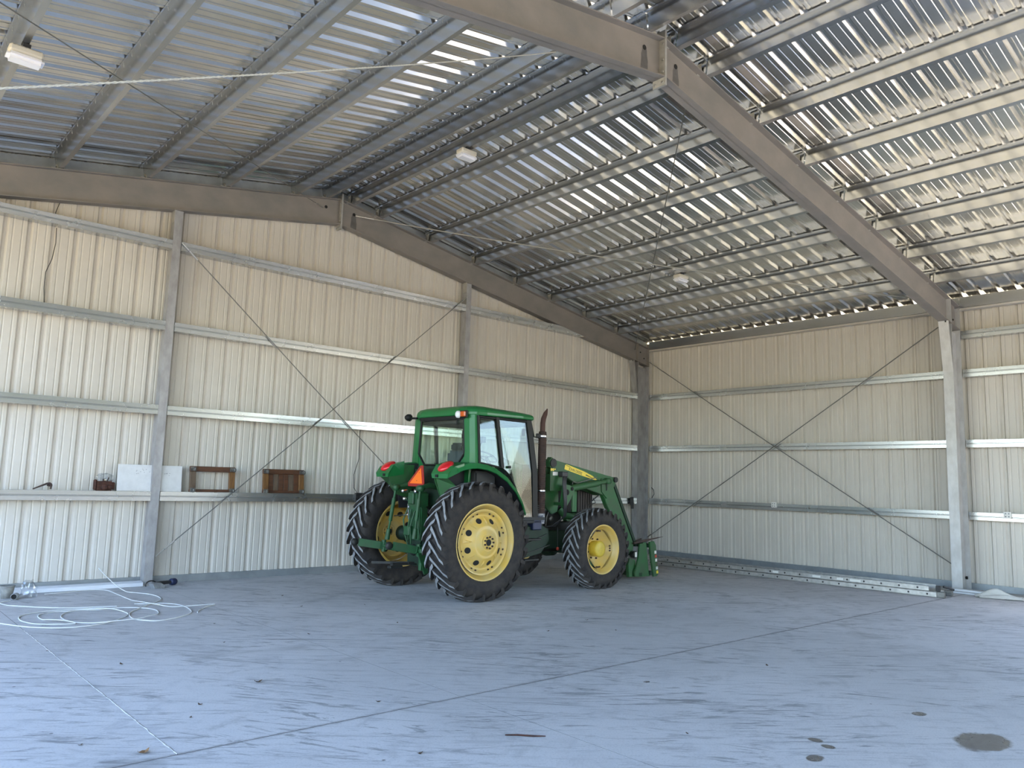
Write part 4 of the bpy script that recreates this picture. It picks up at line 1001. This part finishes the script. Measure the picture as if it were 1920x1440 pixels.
def quad_bar(m, a, b, wx, wy, mi=0):
    """slanted bar between two 3-D points with rectangular section"""
    a, b = Vector(a), Vector(b); vs = []
    for p in (a, b):
        for dx, dy in ((-wx, -wy), (wx, -wy), (wx, wy), (-wx, wy)): vs.append((p.x+dx/1, p.y+dy, p.z))
    m.add(vs, [(0, 1, 2, 3), (4, 7, 6, 5), (0, 4, 5, 1), (1, 5, 6, 2), (2, 6, 7, 3), (3, 7, 4, 0)], mi)
def strip(m, A, B, t, mi=0):
    """thick panel between two point loops A,B (same length) given as 3-D polylines, thickness vector t"""
    n = len(A); t = Vector(t); P = [Vector(p) for p in A]+[Vector(p) for p in B]
    vs = P+[p+t for p in P]; N = 2*n; fs = []
    for i in range(n-1):
        fs += [(i, i+1, n+i+1, n+i), (N+i, N+n+i, N+n+i+1, N+i+1)]
        fs += [(i, N+i, N+i+1, i+1), (n+i, n+i+1, N+n+i+1, N+n+i)]
    fs += [(0, n, N+n, N), (n-1, N+n-1, N+2*n-1, 2*n-1)]
    m.add(vs, fs, mi)
YT, YB = 0.795, 0.845                    # half width of the cab at roof and at fender height
def side(x, z, s, extra=0.0): return (x, s*(YB+(YT-YB)*(z-2.0)/0.78+extra) if z > 2.0 else s*(YB+extra), z)
for s in (-1, 1):
    # rear corner pillar: wraps from the rear window edge round to the side window
    m = MB()
    zs = (1.98, 2.17, 2.50, 2.77)
    wy = {1.98: 0.60, 2.17: 0.605, 2.50: 0.58, 2.77: 0.565}
    A = [(0.045, s*wy[z], z) for z in zs]; Bm = [(0.055, s*(wy[z]+0.12), z) for z in zs]
    Bc = [(0.085, s*(YB+(YT-YB)*(z-2.0)/0.78-0.015), z) for z in zs]; Cc = [side(0.145, z, s) for z in zs]
    strip(m, A, Bm, (0.05, 0, 0)); strip(m, Bm, Bc, (0.05, -s*0.02, 0)); strip(m, Bc, Cc, (0.0, -s*0.05, 0))
    part(m, 'rear_pillar', G)
    m = MB(); quad_bar(m, side(0.155, 2.01, s), side(0.135, 2.76, s), 0.018, 0.018); part(m, 'window_seal', BK)
    m = MB(); quad_bar(m, side(0.625, 1.96, s, 0.004), side(0.525, 2.76, s, 0.004), 0.030, 0.022); part(m, 'door_pillar', BK)
    m = MB(); quad_bar(m, (1.385, s*0.825, 1.17), (1.345, s*0.835, 1.9), 0.055, 0.03); quad_bar(m, (1.345, s*0.835, 1.9), side(1.225, 2.76, s, -0.01), 0.055, 0.03); part(m, 'front_pillar', BK)
    # fixed side glass and door glass
    def pane(poly, name, off):
        mm = MB(); n = len(poly); vs = [side(x, z, s, off) for x, z in poly]+[side(x, z, s, off-0.006) for x, z in poly]
        mm.add(vs, [tuple(range(n)), tuple(range(n, 2*n))[::-1]]+[(i, n+i, n+(i+1) % n, (i+1) % n) for i in range(n)]); return part(mm, name, M['glass'])
    pane([(0.165, 2.04), (0.60, 1.98), (0.505, 2.74), (0.145, 2.74)], 'side_window', -0.004)
    pane([(0.655, 1.955), (0.80, 1.86), (0.93, 1.68), (1.02, 1.45), (1.05, 1.18), (1.335, 1.18), (1.30, 1.9), (1.18, 2.73), (0.555, 2.74)], 'door_glass', 0.0)
    m = MB(); pts = [(0.64, 1.955), (0.80, 1.845), (0.92, 1.67), (1.00, 1.45), (1.03, 1.17), (1.34, 1.17)]
    for a, b in zip(pts[:-1], pts[1:]): m.tube([side(a[0], a[1], s, 0.002), side(b[0], b[1], s, 0.002)], 0.014, 6)
    m.tube([side(0.54, 2.742, s, 0.004), side(1.20, 2.735, s, 0.0)], 0.022, 6); part(m, 'door_frame', BK)
    m = MB(); m.tube([side(0.13, 2.742, s, 0.0), side(0.54, 2.742, s, 0.0)], 0.020, 6); m.tube([side(0.15, 2.03, s, 0.0), side(0.62, 1.965, s, 0.0)], 0.016, 6); part(m, 'window_frame', BK)
    m = MB(); m.box((0.74, s*(YB+0.004), 1.96), (0.80, s*(YB+0.03), 2.0), ch=0.006); part(m, 'door_handle', BK)
# rear window, frame, lower rear panel
rw = [(-0.43, 1.985), (0.43, 1.985), (0.60, 2.17), (0.555, 2.725), (-0.555, 2.725), (-0.60, 2.17)]
m = MB(); m.prism(rw, 'x', 0.052, 0.058); part(m, 'rear_window', M['glass'])
m = MB()
for a, b in zip(rw, rw[1:]+rw[:1]): m.tube([(0.05, a[0], a[1]), (0.05, b[0], b[1])], 0.017, 6)
m.box((0.02, -0.56, 2.715), (0.06, 0.56, 2.765)); part(m, 'rear_window_frame', BK)
m = MB(); m.prism([(-0.70, 1.60), (0.70, 1.60), (0.72, 2.02), (0.62, 2.16), (0.44, 1.965), (-0.44, 1.965), (-0.62, 2.16), (-0.72, 2.02)], 'x', 0.06, 0.10); part(m, 'rear_panel', G)
m = MB(); m.box((-0.16, -0.44, 1.30), (0.07, 0.44, 1.96), ch=0.05); part(m, 'rear_bulkhead', GK)
# windscreen and interior
m = MB(); ws = [(-0.74, 1.25), (0.74, 1.25), (0.74, 1.9), (0.70, 2.74), (-0.70, 2.74), (-0.74, 1.9)]
vs = [(1.43-0.11*(z-1.25), y, z) for y, z in ws]; vs += [(x+0.006, y, z) for x, y, z in vs]
m.add(vs, [tuple(range(6)), tuple(range(6, 12))[::-1]]); part(m, 'windscreen', M['glass'])
m = MB(); m.box((0.12, -0.76, 1.20), (1.42, 0.76, 1.26)); m.box((0.12, -0.80, 1.26), (0.55, -0.45, 1.90), ch=0.03); m.box((0.12, 0.45, 1.26), (0.55, 0.80, 1.90), ch=0.03); m.box((1.20, -0.3, 1.26), (1.42, 0.3, 1.95), ch=0.04); m.box((0.15, -0.72, 2.66), (1.25, 0.72, 2.71)); part(m, 'cab_interior', M['interior'])
m = MB(); m.box((0.42, -0.26, 1.62), (0.92, 0.26, 1.76), ch=0.05); m.box((0.34, -0.24, 1.72), (0.46, 0.24, 2.24), ch=0.05); part(m, 'seat', M['seat'])
m = MB(); m.box((0.50, -0.36, 1.86), (0.86, -0.28, 1.93), ch=0.02); m.box((0.50, 0.28, 1.86), (0.86, 0.36, 1.93), ch=0.02); m.box((0.36, -0.16, 2.22), (0.44, 0.16, 2.36), ch=0.03); part(m, 'armrest', M['interior'])
m = MB()
for k in range(24):
    a, b = 2*PI*k/24, 2*PI*(k+1)/24
    m.tube([(1.02+0.19*math.cos(a)*0.9, 0.19*math.sin(a), 2.16-0.085*math.cos(a)), (1.02+0.19*math.cos(b)*0.9, 0.19*math.sin(b), 2.16-0.085*math.cos(b))], 0.015, 6, cap=False)
m.tube([(1.02, 0, 2.15), (1.22, 0, 1.85)], 0.03, 8); m.tube([(1.02, -0.18, 2.16), (1.02, 0.18, 2.16)], 0.012, 6); part(m, 'steering_wheel', BK)
m = MB(); m.tube([(0.30, -0.60, 2.14), (0.52, -0.45, 2.38)], 0.012, 6); m.box((0.50, -0.50, 2.36), (0.58, -0.42, 2.46), ch=0.01); part(m, 'control_levers', BK)
m = MB(); m.box((1.10, -0.78, 2.50), (1.17, -0.775, 2.62)); m.box((1.11, -0.781, 2.51), (1.16, -0.774, 2.61)); part(m, 'window_decal', M['interior'])
m = MB(); m.tube([(0.045, -0.40, 2.72), (0.03, -0.40, 2.62)], 0.012, 6); m.box((0.03, -0.585, 2.40), (0.05, -0.535, 2.47), ch=0.005); m.tube([(0.035, -0.56, 2.52), (0.035, -0.56, 2.28)], 0.008, 6); part(m, 'wiper_motor', BK)

# ---- rear lamps on the roof
m = MB(); m.lathe([(0.0, -0.05), (0.03, -0.047), (0.055, -0.03), (0.06, 0.0), (0.05, 0.03)], 'x', (-0.01, -0.50, 2.775), 18); part(m, 'work_lamp', M['lens'], label='round white work lamp under the cab roof edge')
m = MB(); m.box((-0.045, -0.68, 2.735), (0.01, -0.57, 2.82), ch=0.012); part(m, 'indicator_lamp', M['amber'], label='amber indicator lamp at the cab roof corner')
m = MB(); m.box((-0.015, -0.70, 2.72), (0.02, -0.42, 2.835), ch=0.01); part(m, 'lamp_recess', BK)
m = MB(); m.lathe([(0.0, 0.02), (0.05, 0.02), (0.062, 0.0), (0.058, -0.05), (0.03, -0.09), (0.0, -0.09)], 'x', (-0.02, 0.80, 2.775), 16); m.tube([(0.0, 0.62, 2.76), (-0.03, 0.80, 2.765)], 0.02, 6); part(m, 'black_work_lamp', BK, label='black work lamp sticking out from the cab roof corner')

# ---- fenders
for s in (-1, 1):
    # arc sheet round the tyre, from the rear tail to the platform
    ang = [math.radians(a) for a in (110, 104, 97, 90, 80, 70, 56, 42, 30, 20)]
    def arc(r, y): return [(r*math.cos(a)*0.97, s*y, 0.86+r*math.sin(a)) for a in ang]
    m = MB()
    strip(m, [(p[0], p[1], p[2]+0.015) for p in arc(1.155, 0.62)], arc(1.155, 0.98), (0, 0, -0.02))
    oa, ob_ = arc(1.155, 0.98), [(p[0]*0.955, s*1.015, 0.86+(p[2]-0.86)*0.935) for p in arc(1.155, 1.0)]
    strip(m, oa, ob_, (0, -s*0.012, -0.01))
    part(m, 'fender', G)
    m = MB(); strip(m, arc(1.12, 0.60), arc(1.12, 0.965), (0, 0, -0.012)); part(m, 'fender_liner', M['liner'])
    # inner wall between fender and cab
    m = MB(); ia = [(p[0], s*0.61, p[2]) for p in arc(1.15, 0.62)]; ib = [(max(-0.35, min(1.0, p[0]*0.8)), s*0.60, 1.28) for p in ia]
    strip(m, ia, ib, (0, -s*0.01, 0)); part(m, 'fender_wall', M['liner'])
    # tail: drops behind with a bevelled end, carries the red lamp
    m = MB()
    y0, y1 = s*0.56, s*0.99
    P = [(-0.26, y0, 2.035), (-0.26, y1, 2.00), (-0.535, y1-s*0.03, 1.835), (-0.55, y0+s*0.01, 1.835), (-0.53, y1-s*0.05, 1.77), (-0.55, y0+s*0.03, 1.77), (-0.26, y0, 1.82), (-0.26, y1, 1.90), (-0.46, y0, 1.975), (-0.44, y1, 1.945)]
    m.add(P, [(0, 1, 9, 8), (8, 9, 2, 3), (3, 2, 4, 5), (1, 7, 4, 2, 9), (0, 8, 3, 5, 6), (6, 5, 4, 7)])
    part(m, 'fender_tail', G)
    m = MB(); m.add([(-0.24, s*0.575, 1.98), (-0.52, s*0.60, 1.79), (-0.50, s*0.595, 1.72), (-0.38, s*0.575, 1.50), (-0.10, s*0.565, 1.42), (-0.05, s*0.565, 1.98),
                     (-0.24, s*0.59, 1.98), (-0.52, s*0.615, 1.79), (-0.50, s*0.61, 1.72), (-0.38, s*0.59, 1.50), (-0.10, s*0.58, 1.42), (-0.05, s*0.58, 1.98)],
                    [(0, 1, 2, 3, 4, 5), (11, 10, 9, 8, 7, 6)]+[(i, 6+i, 6+(i+1) % 6, (i+1) % 6) for i in range(6)])
    m.add([(-0.50, s*0.60, 1.775), (-0.38, s*0.60, 1.50), (-0.33, s*0.90, 1.66), (-0.49, s*0.90, 1.775)], [(0, 1, 2, 3)])
    part(m, 'tail_gusset', GD)
    m = MB(); bm = bmesh.new(); bmesh.ops.create_uvsphere(bm, u_segments=18, v_segments=10, radius=1.0)
    for v in bm.verts: v.co = Vector((v.co.x*0.12-0.435, v.co.y*0.125+s*0.765, v.co.z*0.062+1.95+0.06*v.co.x))
    m.bm(bm, 0, True); part(m, 'tail_lamp', M['red_lens'], label='red tail lamp on the rear fender')
    m = MB(); m.box((-0.556, s*0.70-0.03, 1.782), (-0.538, s*0.70+0.03, 1.825)); part(m, 'plate_lamp', BK)

# ---- slow vehicle triangle
tri = [(-0.035, 1.985), (0.035, 1.985), (0.215, 1.69), (0.185, 1.635), (-0.185, 1.635), (-0.215, 1.69)]
m = MB(); m.prism(tri, 'x', -0.412, -0.405); sg = part(m, 'warning_triangle', M['smv_red'], label='orange warning triangle with dark red border')
m = MB(); m.prism([(0.0, 1.945), (0.165, 1.682), (-0.165, 1.682)], 'x', -0.416, -0.412); part(m, 'orange_field', M['smv_orange'], sg)
m = MB(); m.tube([(-0.418, 0, 1.86), (-0.414, 0, 1.86)], 0.007, 6); m.tube([(-0.418, 0, 1.73), (-0.414, 0, 1.73)], 0.007, 6); part(m, 'rivets', M['decal_dark'], sg)
sg.matrix_local = Matrix.Translation((-0.43, 0, 1.635)) @ Matrix.Rotation(math.radians(20), 4, 'Y') @ Matrix.Translation((0.41, 0, -1.635))
m = MB(); m.box((-0.405, -0.02, 1.45), (-0.38, 0.02, 1.70)); m.box((-0.40, -0.02, 1.62), (-0.1, 0.02, 1.66)); part(m, 'triangle_bracket', GK)

# ---- rear hitch
def rods(name, segs, mt, n=8, label=None):
    m = MB()
    for pts, r in segs: m.tube(pts, r, n)
    return part(m, name, mt, label=label)
for yt, (xb, yb, zb), yj in ((0.27, (-0.62, 0.42, 0.80), 0.0), (-0.38, (-0.62, -0.30, 0.86), 0.0)):
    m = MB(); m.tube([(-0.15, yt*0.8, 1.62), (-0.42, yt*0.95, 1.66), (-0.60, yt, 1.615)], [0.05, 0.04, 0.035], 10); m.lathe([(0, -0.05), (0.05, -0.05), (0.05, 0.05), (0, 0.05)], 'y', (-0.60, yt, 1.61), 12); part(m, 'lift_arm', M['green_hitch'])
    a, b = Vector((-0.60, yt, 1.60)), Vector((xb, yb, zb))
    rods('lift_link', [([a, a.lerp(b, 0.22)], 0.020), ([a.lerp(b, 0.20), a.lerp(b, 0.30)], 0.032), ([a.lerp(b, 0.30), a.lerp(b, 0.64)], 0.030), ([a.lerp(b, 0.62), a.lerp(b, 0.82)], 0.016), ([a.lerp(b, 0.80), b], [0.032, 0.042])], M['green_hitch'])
def beam(m, a, b, w, h):
    a, b = Vector(a), Vector(b); d = (b-a).normalized(); sd = Vector((0, 0, 1)).cross(d).normalized()*w/2; u = d.cross(sd.normalized())*h/2
    vs = [p+i*sd+j*u for p in (a, b) for i, j in ((-1, -1), (1, -1), (1, 1), (-1, 1))]
    m.add(vs, [(0, 1, 2, 3), (4, 7, 6, 5), (0, 4, 5, 1), (1, 5, 6, 2), (2, 6, 7, 3), (3, 7, 4, 0)])
for A, B, Cc in (((-0.10, 0.30, 0.60), (-0.72, 0.46, 0.71), (-1.02, 0.60, 0.755)), ((-0.10, -0.34, 0.58), (-0.62, -0.36, 0.70), (-0.95, -0.24, 0.76))):
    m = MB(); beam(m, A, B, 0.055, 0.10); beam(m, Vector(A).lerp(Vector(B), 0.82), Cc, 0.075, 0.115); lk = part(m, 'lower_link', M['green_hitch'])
    m = MB(); c = Vector(Cc); m.lathe([(0, -0.035), (0.03, -0.035), (0.058, -0.015), (0.058, 0.015), (0.03, 0.035), (0, 0.035)], 'y', c+Vector((-0.06, 0.02, 0)), 14); part(m, 'hitch_ball', M['engine'], lk)
    m = MB(); q = Vector(A).lerp(Vector(B), 0.9); m.tube([q+Vector((0, 0, -0.09)), q+Vector((0, 0, 0.09))], 0.035, 8); m.tube([q+Vector((0, -0.08, 0)), q+Vector((0, 0.08, 0))], 0.03, 8); part(m, 'link_pin', M['green_hitch'], lk)
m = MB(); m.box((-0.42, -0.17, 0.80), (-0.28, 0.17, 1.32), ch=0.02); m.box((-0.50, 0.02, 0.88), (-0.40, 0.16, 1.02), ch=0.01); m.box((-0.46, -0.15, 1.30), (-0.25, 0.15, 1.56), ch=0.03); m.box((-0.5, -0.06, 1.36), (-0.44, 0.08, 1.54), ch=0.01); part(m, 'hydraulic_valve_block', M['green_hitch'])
rods('hydraulic_lines', [([(-0.44, 0.14, 1.30), (-0.50, 0.17, 1.12), (-0.47, 0.16, 0.9), (-0.42, 0.12, 0.7)], 0.012), ([(-0.45, 0.05, 1.28), (-0.50, 0.04, 1.0), (-0.46, 0.08, 0.8)], 0.012), ([(-0.45, -0.05, 1.26), (-0.50, -0.02, 1.02), (-0.46, 0.0, 0.75)], 0.012), ([(-0.44, -0.12, 1.30), (-0.48, -0.18, 1.05), (-0.42, -0.2, 0.8)], 0.010)], M['green_hitch'])
rods('lift_cylinder', [([(-0.36, 0.24, 1.36), (-0.33, 0.25, 1.12)], 0.030)], M['chrome']); rods('lift_cylinder', [([(-0.36, -0.50, 1.36), (-0.33, -0.48, 1.12)], 0.030)], M['chrome'])
m = MB(); 
for y, z in ((0.17, 1.56), (-0.17, 1.56), (0.12, 1.44)): m.lathe([(0, -0.56), (0.024, -0.56), (0.03, -0.53), (0.03, -0.46)], 'x', (0, y, z), 10)
part(m, 'remote_coupler', M['chrome'])
rods('stay_rod', [([(-0.50, 0.42, 1.16), (-0.55, 0.0, 1.20)], 0.010)], M['chrome'])
m = MB(); m.box((-0.80, -0.035, 0.44), (0.2, 0.035, 0.48)); m.box((-0.85, -0.05, 0.40), (-0.62, 0.05, 0.44), ch=0.01); beam(m, (-0.95, 0.32, 0.47), (-0.50, -0.02, 0.47), 0.05, 0.035); part(m, 'drawbar', M['engine'])
m = MB(); m.box((-0.60, -0.46, 0.40), (-0.52, -0.40, 0.72), ch=0.01); m.prism([(-0.66, 0.66), (-0.50, 0.66), (-0.46, 0.36), (-0.52, 0.34)], 'y', -0.47, -0.44); part(m, 'sway_bracket', M['green_hitch'])
m = MB(); m.lathe([(0, -0.50), (0.02, -0.50), (0.02, -0.44), (0.07, -0.44), (0.09, -0.40), (0.09, -0.3)], 'x', (0, 0, 0.66), 16); part(m, 'power_take_off', M['engine'])

# ---- exhaust
m = MB(); m.lathe([(0.062, 1.24), (0.066, 1.25), (0.066, 2.58), (0.060, 2.60), (0.0, 2.60)], 'z', (1.56, -0.80, 0), 20)
ex = part(m, 'exhaust_stack', M['rust'])
m = MB()
z = 1.28
while z < 2.56: m.lathe([(0.066, z), (0.0705, z+0.004), (0.0705, z+0.014), (0.066, z+0.018)], 'z', (1.56, -0.80, 0), 20); z += 0.034
tag(part(m, 'heat_shield_rings', M['rust'], ex), kind='stuff')
m = MB(); m.tube([(1.56, -0.80, 2.58), (1.56, -0.80, 2.74), (1.575, -0.80, 2.82), (1.62, -0.80, 2.91), (1.66, -0.80, 2.99)], [0.044, 0.044, 0.043, 0.036, 0.010], 14); part(m, 'tail_pipe', mat('rusty_tail_pipe', (0.075, 0.036, 0.027), 0.2, 0.7, 0.3, 10), ex)
m = MB(); m.lathe([(0.068, 1.08), (0.070, 1.09), (0.070, 1.235), (0.067, 1.245)], 'z', (1.56, -0.80, 0), 18); part(m, 'stack_base', mat('flaking_white_paint', (0.5, 0.5, 0.5), 0.2, 0.6, 0.8, 14, (0.02, 0.03, 0.07)), ex)
m = MB(); m.lathe([(0.072, 2.50), (0.076, 2.505), (0.076, 2.535), (0.072, 2.54)], 'z', (1.56, -0.80, 0), 18); m.lathe([(0.070, 1.60), (0.074, 1.605), (0.074, 1.63), (0.07, 1.635)], 'z', (1.56, -0.80, 0), 18); part(m, 'clamp_band', M['chrome'], ex)
m = MB(); m.box((1.40, -0.83, 2.48), (1.52, -0.79, 2.56), ch=0.012); m.tube([(1.29, -0.80, 2.72), (1.36, -0.80, 2.5), (1.46, -0.80, 2.50)], 0.012, 6); part(m, 'stack_bracket', BK, ex)
m = MB(); m.box((1.44, -0.70, 1.2), (1.50, -0.45, 2.05), ch=0.01); 
for k in range(4): m.lathe([(0.05, 1.26+k*0.035), (0.058, 1.27+k*0.035), (0.05, 1.28+k*0.035)], 'z', (1.47, -0.78, 0), 14)
part(m, 'air_intake', M['engine'])

# ---- front loader
armp = [(1.88, 2.13), (1.93, 2.19), (2.08, 2.135), (3.42, 1.915), (3.50, 1.905), (3.62, 1.88), (3.66, 1.80), (3.60, 1.70), (4.20, 0.66), (4.17, 0.50), (4.08, 0.45), (3.98, 0.52), (3.42, 1.36), (3.30, 1.56), (3.14, 1.60), (2.62, 1.72), (2.10, 1.96), (1.90, 2.02)]
for s in (-1, 1):
    y0, y1 = s*0.56, s*0.66
    m = MB(); m.prism(armp, 'y', y0, y1, ch=0.008); arm = part(m, 'loader_arm', GD)
    m = MB(); m.tube([(3.63, y0-s*0.03, 1.845), (3.63, y1+s*0.03, 1.845)], 0.05, 14); m.tube([(1.97, y0-s*0.02, 2.09), (1.97, y1+s*0.02, 2.09)], 0.075, 16); part(m, 'pivot_boss', M['engine'], arm)
    m = MB(); m.prism([(3.22, 1.86), (3.50, 1.88), (3.58, 1.66), (3.38, 1.50), (3.24, 1.62)], 'y', y1-s*0.005, y1+s*0.02); part(m, 'knee_plate', GD, arm)
    # lift cylinder
    yc = s*0.72
    rods('lift_ram', [([(2.36, yc, 1.665), (3.08, yc, 1.775)], 0.058), ([(3.06, yc, 1.772), (3.28, yc, 1.805)], 0.036)], GD, 14)
    m = MB(); m.lathe([(0, -0.055), (0.055, -0.055), (0.055, 0.055), (0, 0.055)], 'y', (3.34, yc, 1.815), 14); m.lathe([(0, -0.05), (0.05, -0.05), (0.05, 0.05), (0, 0.05)], 'y', (2.32, yc, 1.66), 14); part(m, 'ram_eye', GD)
    rods('ram_pipe', [([(2.40, yc-0.0, 1.74), (2.42, yc, 1.785), (2.54, yc, 1.765), (3.04, yc, 1.875)], 0.008)], M['caster'], 6)
    # tower and gusset
    m = MB(); m.prism([(1.93, 1.34), (1.86, 1.62), (1.88, 2.0), (2.06, 2.06), (2.22, 1.96), (2.24, 1.45), (2.22, 1.26), (2.08, 1.22)], 'y', s*0.50, s*0.555, ch=0.008); m.prism([(1.88, 1.62), (2.2, 1.62), (2.2, 1.98), (1.88, 1.98)], 'y', s*0.668, s*0.69, ch=0.006); m.box((1.88, s*0.5, 1.62), (1.93, s*0.69, 1.9)); part(m, 'loader_tower', GD)
    m = MB(); m.prism([(2.10, 1.74), (2.28, 1.72), (2.38, 1.67), (2.39, 1.60), (2.20, 1.36), (2.10, 1.33), (2.05, 1.40)], 'y', s*0.76, s*0.79, ch=0.005); m.tube([(2.14, s*0.5, 1.40), (2.14, s*0.80, 1.40)], 0.03, 10); gp = part(m, 'ram_bracket', GD)
    m = MB(); m.tube([(2.32, s*0.788, 1.66), (2.32, s*0.80, 1.66)], 0.032, 12); m.tube([(2.20, s*0.788, 1.60), (2.20, s*0.794, 1.60)], 0.05, 12); part(m, 'bracket_hole', M['dark_hole'], gp)
    # levelling beam in front of the arm
    m = MB(); beam(m, (3.63, s*0.61, 1.78), (4.30, s*0.61, 0.62), 0.065, 0.06); part(m, 'tilt_ram', GK)
    rods('tilt_rod', [([(4.10, s*0.61, 0.97), (4.27, s*0.61, 0.68)], 0.018)], M['chrome'])
    # carrier at the arm foot
    m = MB(); m.prism([(3.99, 0.30), (4.03, 0.40), (4.20, 0.36), (4.22, 0.06), (4.02, 0.06)], 'y', s*0.63, s*0.70, ch=0.006); part(m, 'carrier_plate', GD)
    m = MB(); m.lathe([(0, -0.05), (0.055, -0.05), (0.062, -0.03), (0.062, 0.05), (0, 0.05)], 'y', (4.10, s*0.74, 0.475), 16); part(m, 'carrier_pin', M['engine'])
    m = MB(); m.box((4.065, s*0.795-0.003, 0.43), (4.125, s*0.795+0.003, 0.52), ch=0.002); part(m, 'pin_keeper', M['decal_white'])
    m = MB(); m.prism([(4.26, 0.66), (4.35, 0.67), (4.365, 0.60), (4.34, 0.38), (4.22, 0.06), (4.13, 0.07), (4.12, 0.14), (4.22, 0.40), (4.25, 0.62)], 'y', s*0.72, s*0.755, ch=0.006); part(m, 'tilt_link', GD)
    m = MB(); m.prism([(4.42, 0.68), (4.53, 0.68), (4.62, 0.10), (4.66, 0.04), (4.28, 0.05)], 'y', s*0.66, s*0.70, ch=0.006); part(m, 'carrier_gusset', GD)
    m = MB(); m.prism([(4.56, 0.69), (4.70, 0.70), (4.76, 0.62), (4.84, 0.08), (4.80, 0.04), (4.69, 0.035), (4.60, 0.40)], 'y', s*0.72, s*0.76, ch=0.006); ep = part(m, 'spear_frame_end', GD)
    if s < 0:
        for k, mt in enumerate((M['decal_white'], M['decal_red'], M['decal_white'], M['decal_dark'], M['decal_white'], M['decal_yellow'])):
            z1 = 0.52-k*0.075; x0 = 4.735+0.013*k
            dm = MB(); dm.box((x0-0.03, -0.7625, z1-0.055), (x0+0.028, -0.7600, z1)); part(dm, 'warning_sticker', mt, ep)
m = MB(); m.box((4.36, -0.70, 0.60), (4.44, 0.70, 0.67), ch=0.01); m.box((4.30, -0.70, 0.05), (4.42, 0.70, 0.13), ch=0.01); m.box((4.62, -0.74, 0.06), (4.70, 0.74, 0.14), ch=0.01); m.box((4.58, -0.74, 0.58), (4.64, 0.74, 0.66), ch=0.01); part(m, 'spear_frame', GK)
rods('cross_tube', [([(3.36, -0.57, 1.62), (3.36, 0.57, 1.62)], 0.07)], GD, 12)
rods('bale_spear', [([(4.14, -0.70, 0.675), (4.5, -0.70, 0.715), (5.06, -0.70, 0.775)], [0.024, 0.022, 0.004])], M['spear'], 10, label='thin brown bale spear pointing forward')
rods('spear_rod', [([(4.1, -0.60, 0.67), (4.6, -0.52, 0.73)], 0.016)], M['spear'], 8)
rods('arm_hoses', [([(3.30, -0.55, 1.78), (3.32, -0.60, 1.60), (3.26, -0.5, 1.50), (3.18, -0.45, 1.42)], 0.012), ([(3.35, -0.70, 1.80), (3.36, -0.69, 1.66), (3.34, -0.60, 1.55)], 0.010), ([(3.2, -0.5, 1.5), (3.25, -0.52, 1.42), (3.12, -0.45, 1.36)], 0.010)], M['black'], 6)
rods('tower_hoses', [([(2.12+0.025*k, -0.70, 1.93), (2.08+0.03*k, -0.80, 1.90), (2.05+0.022*k, -0.83, 1.75), (2.08+0.018*k, -0.84, 1.45), (2.10+0.015*k, -0.82, 1.2), (2.12-0.03*k, -0.6, 1.02), (2.0-0.05*k, -0.42, 1.0)], 0.013) for k in range(4)], M['black'], 6)
m = MB(); m.box((2.06, -0.815, 1.86), (2.20, -0.70, 1.95), ch=0.012); part(m, 'hose_clamp', M['black'])
# tower stickers
m = MB(); m.box((1.94, -0.6925, 1.88), (2.06, -0.6900, 1.94)); part(m, 'tower_sticker', M['decal_white'], label='white sticker on the loader tower')
m = MB()
for a, b in ((1.885, 0.05), (1.93, 0.05), (1.975, 0.04), (1.90, 0.03)): m.box((a, -0.6927, 1.955+(0.02 if b < 0.05 else 0)), (a+0.03, -0.6900, 1.975+b*0.5))
part(m, 'tower_lettering', M['decal_yellow'])
# arm decal with lettering
def on_arm(t, h): # along arm top edge
    a, b = Vector((2.27, 0, 2.055)), Vector((3.18, 0, 1.845)); d = (b-a); n_ = Vector((d.z, 0, -d.x)).normalized()
    if n_.z < 0: n_ = -n_
    return a+d*t+n_*h
dec = [(0.0, 0.012), (0.03, 0.032), (0.10, 0.035), (0.55, 0.030), (0.80, 0.010), (1.0, -0.045), (0.90, -0.045), (0.5, -0.056), (0.0, -0.062)]
m = MB(); m.prism([(on_arm(t, h).x, on_arm(t, h).z) for t, h in dec], 'y', -0.6625, -0.6600); dk = part(m, 'arm_decal', M['decal_yellow'], label='yellow lettered decal stripe on the loader arm')
m = MB(); m.prism([(on_arm(t, h).x, on_arm(t, h).z) for t, h in ((0.60, -0.008), (0.92, -0.036), (0.60, -0.026))], 'y', -0.6632, -0.6626); part(m, 'dart', GK, dk)
m = MB(); m.prism([(on_arm(t, h).x, on_arm(t, h).z) for t, h in ((0.03, 0.012), (0.03, 0.02), (0.14, 0.018), (0.14, 0.010))], 'y', -0.6632, -0.6626); part(m, 'dart', GK, dk)
cu = bpy.data.curves.new('lettering', 'FONT'); cu.body = 'JOHN DEERE'; cu.size = 0.072; cu.extrude = 0.0008; cu.space_character = 1.0
tmp = bpy.data.objects.new('lettering', cu); C.objects.link(tmp); bpy.context.view_layer.update()
me = bpy.data.meshes.new_from_object(tmp.evaluated_get(bpy.context.evaluated_depsgraph_get())); bpy.data.objects.remove(tmp)
me.materials.clear(); me.materials.append(M['decal_dark']); lt = bpy.data.objects.new('lettering', me); C.objects.link(lt); lt.parent = dk
dv = (on_arm(1, 0)-on_arm(0, 0)); q = on_arm(0.115, -0.045); pitch = math.atan2(dv.z, dv.x)
lt.matrix_local = Matrix.Translation((q.x, -0.6636, q.z)) @ Matrix.Rotation(-pitch, 4, 'Y') @ Matrix.Rotation(PI/2, 4, 'X') @ Matrix.Diagonal((0.86, 1, 1, 1))
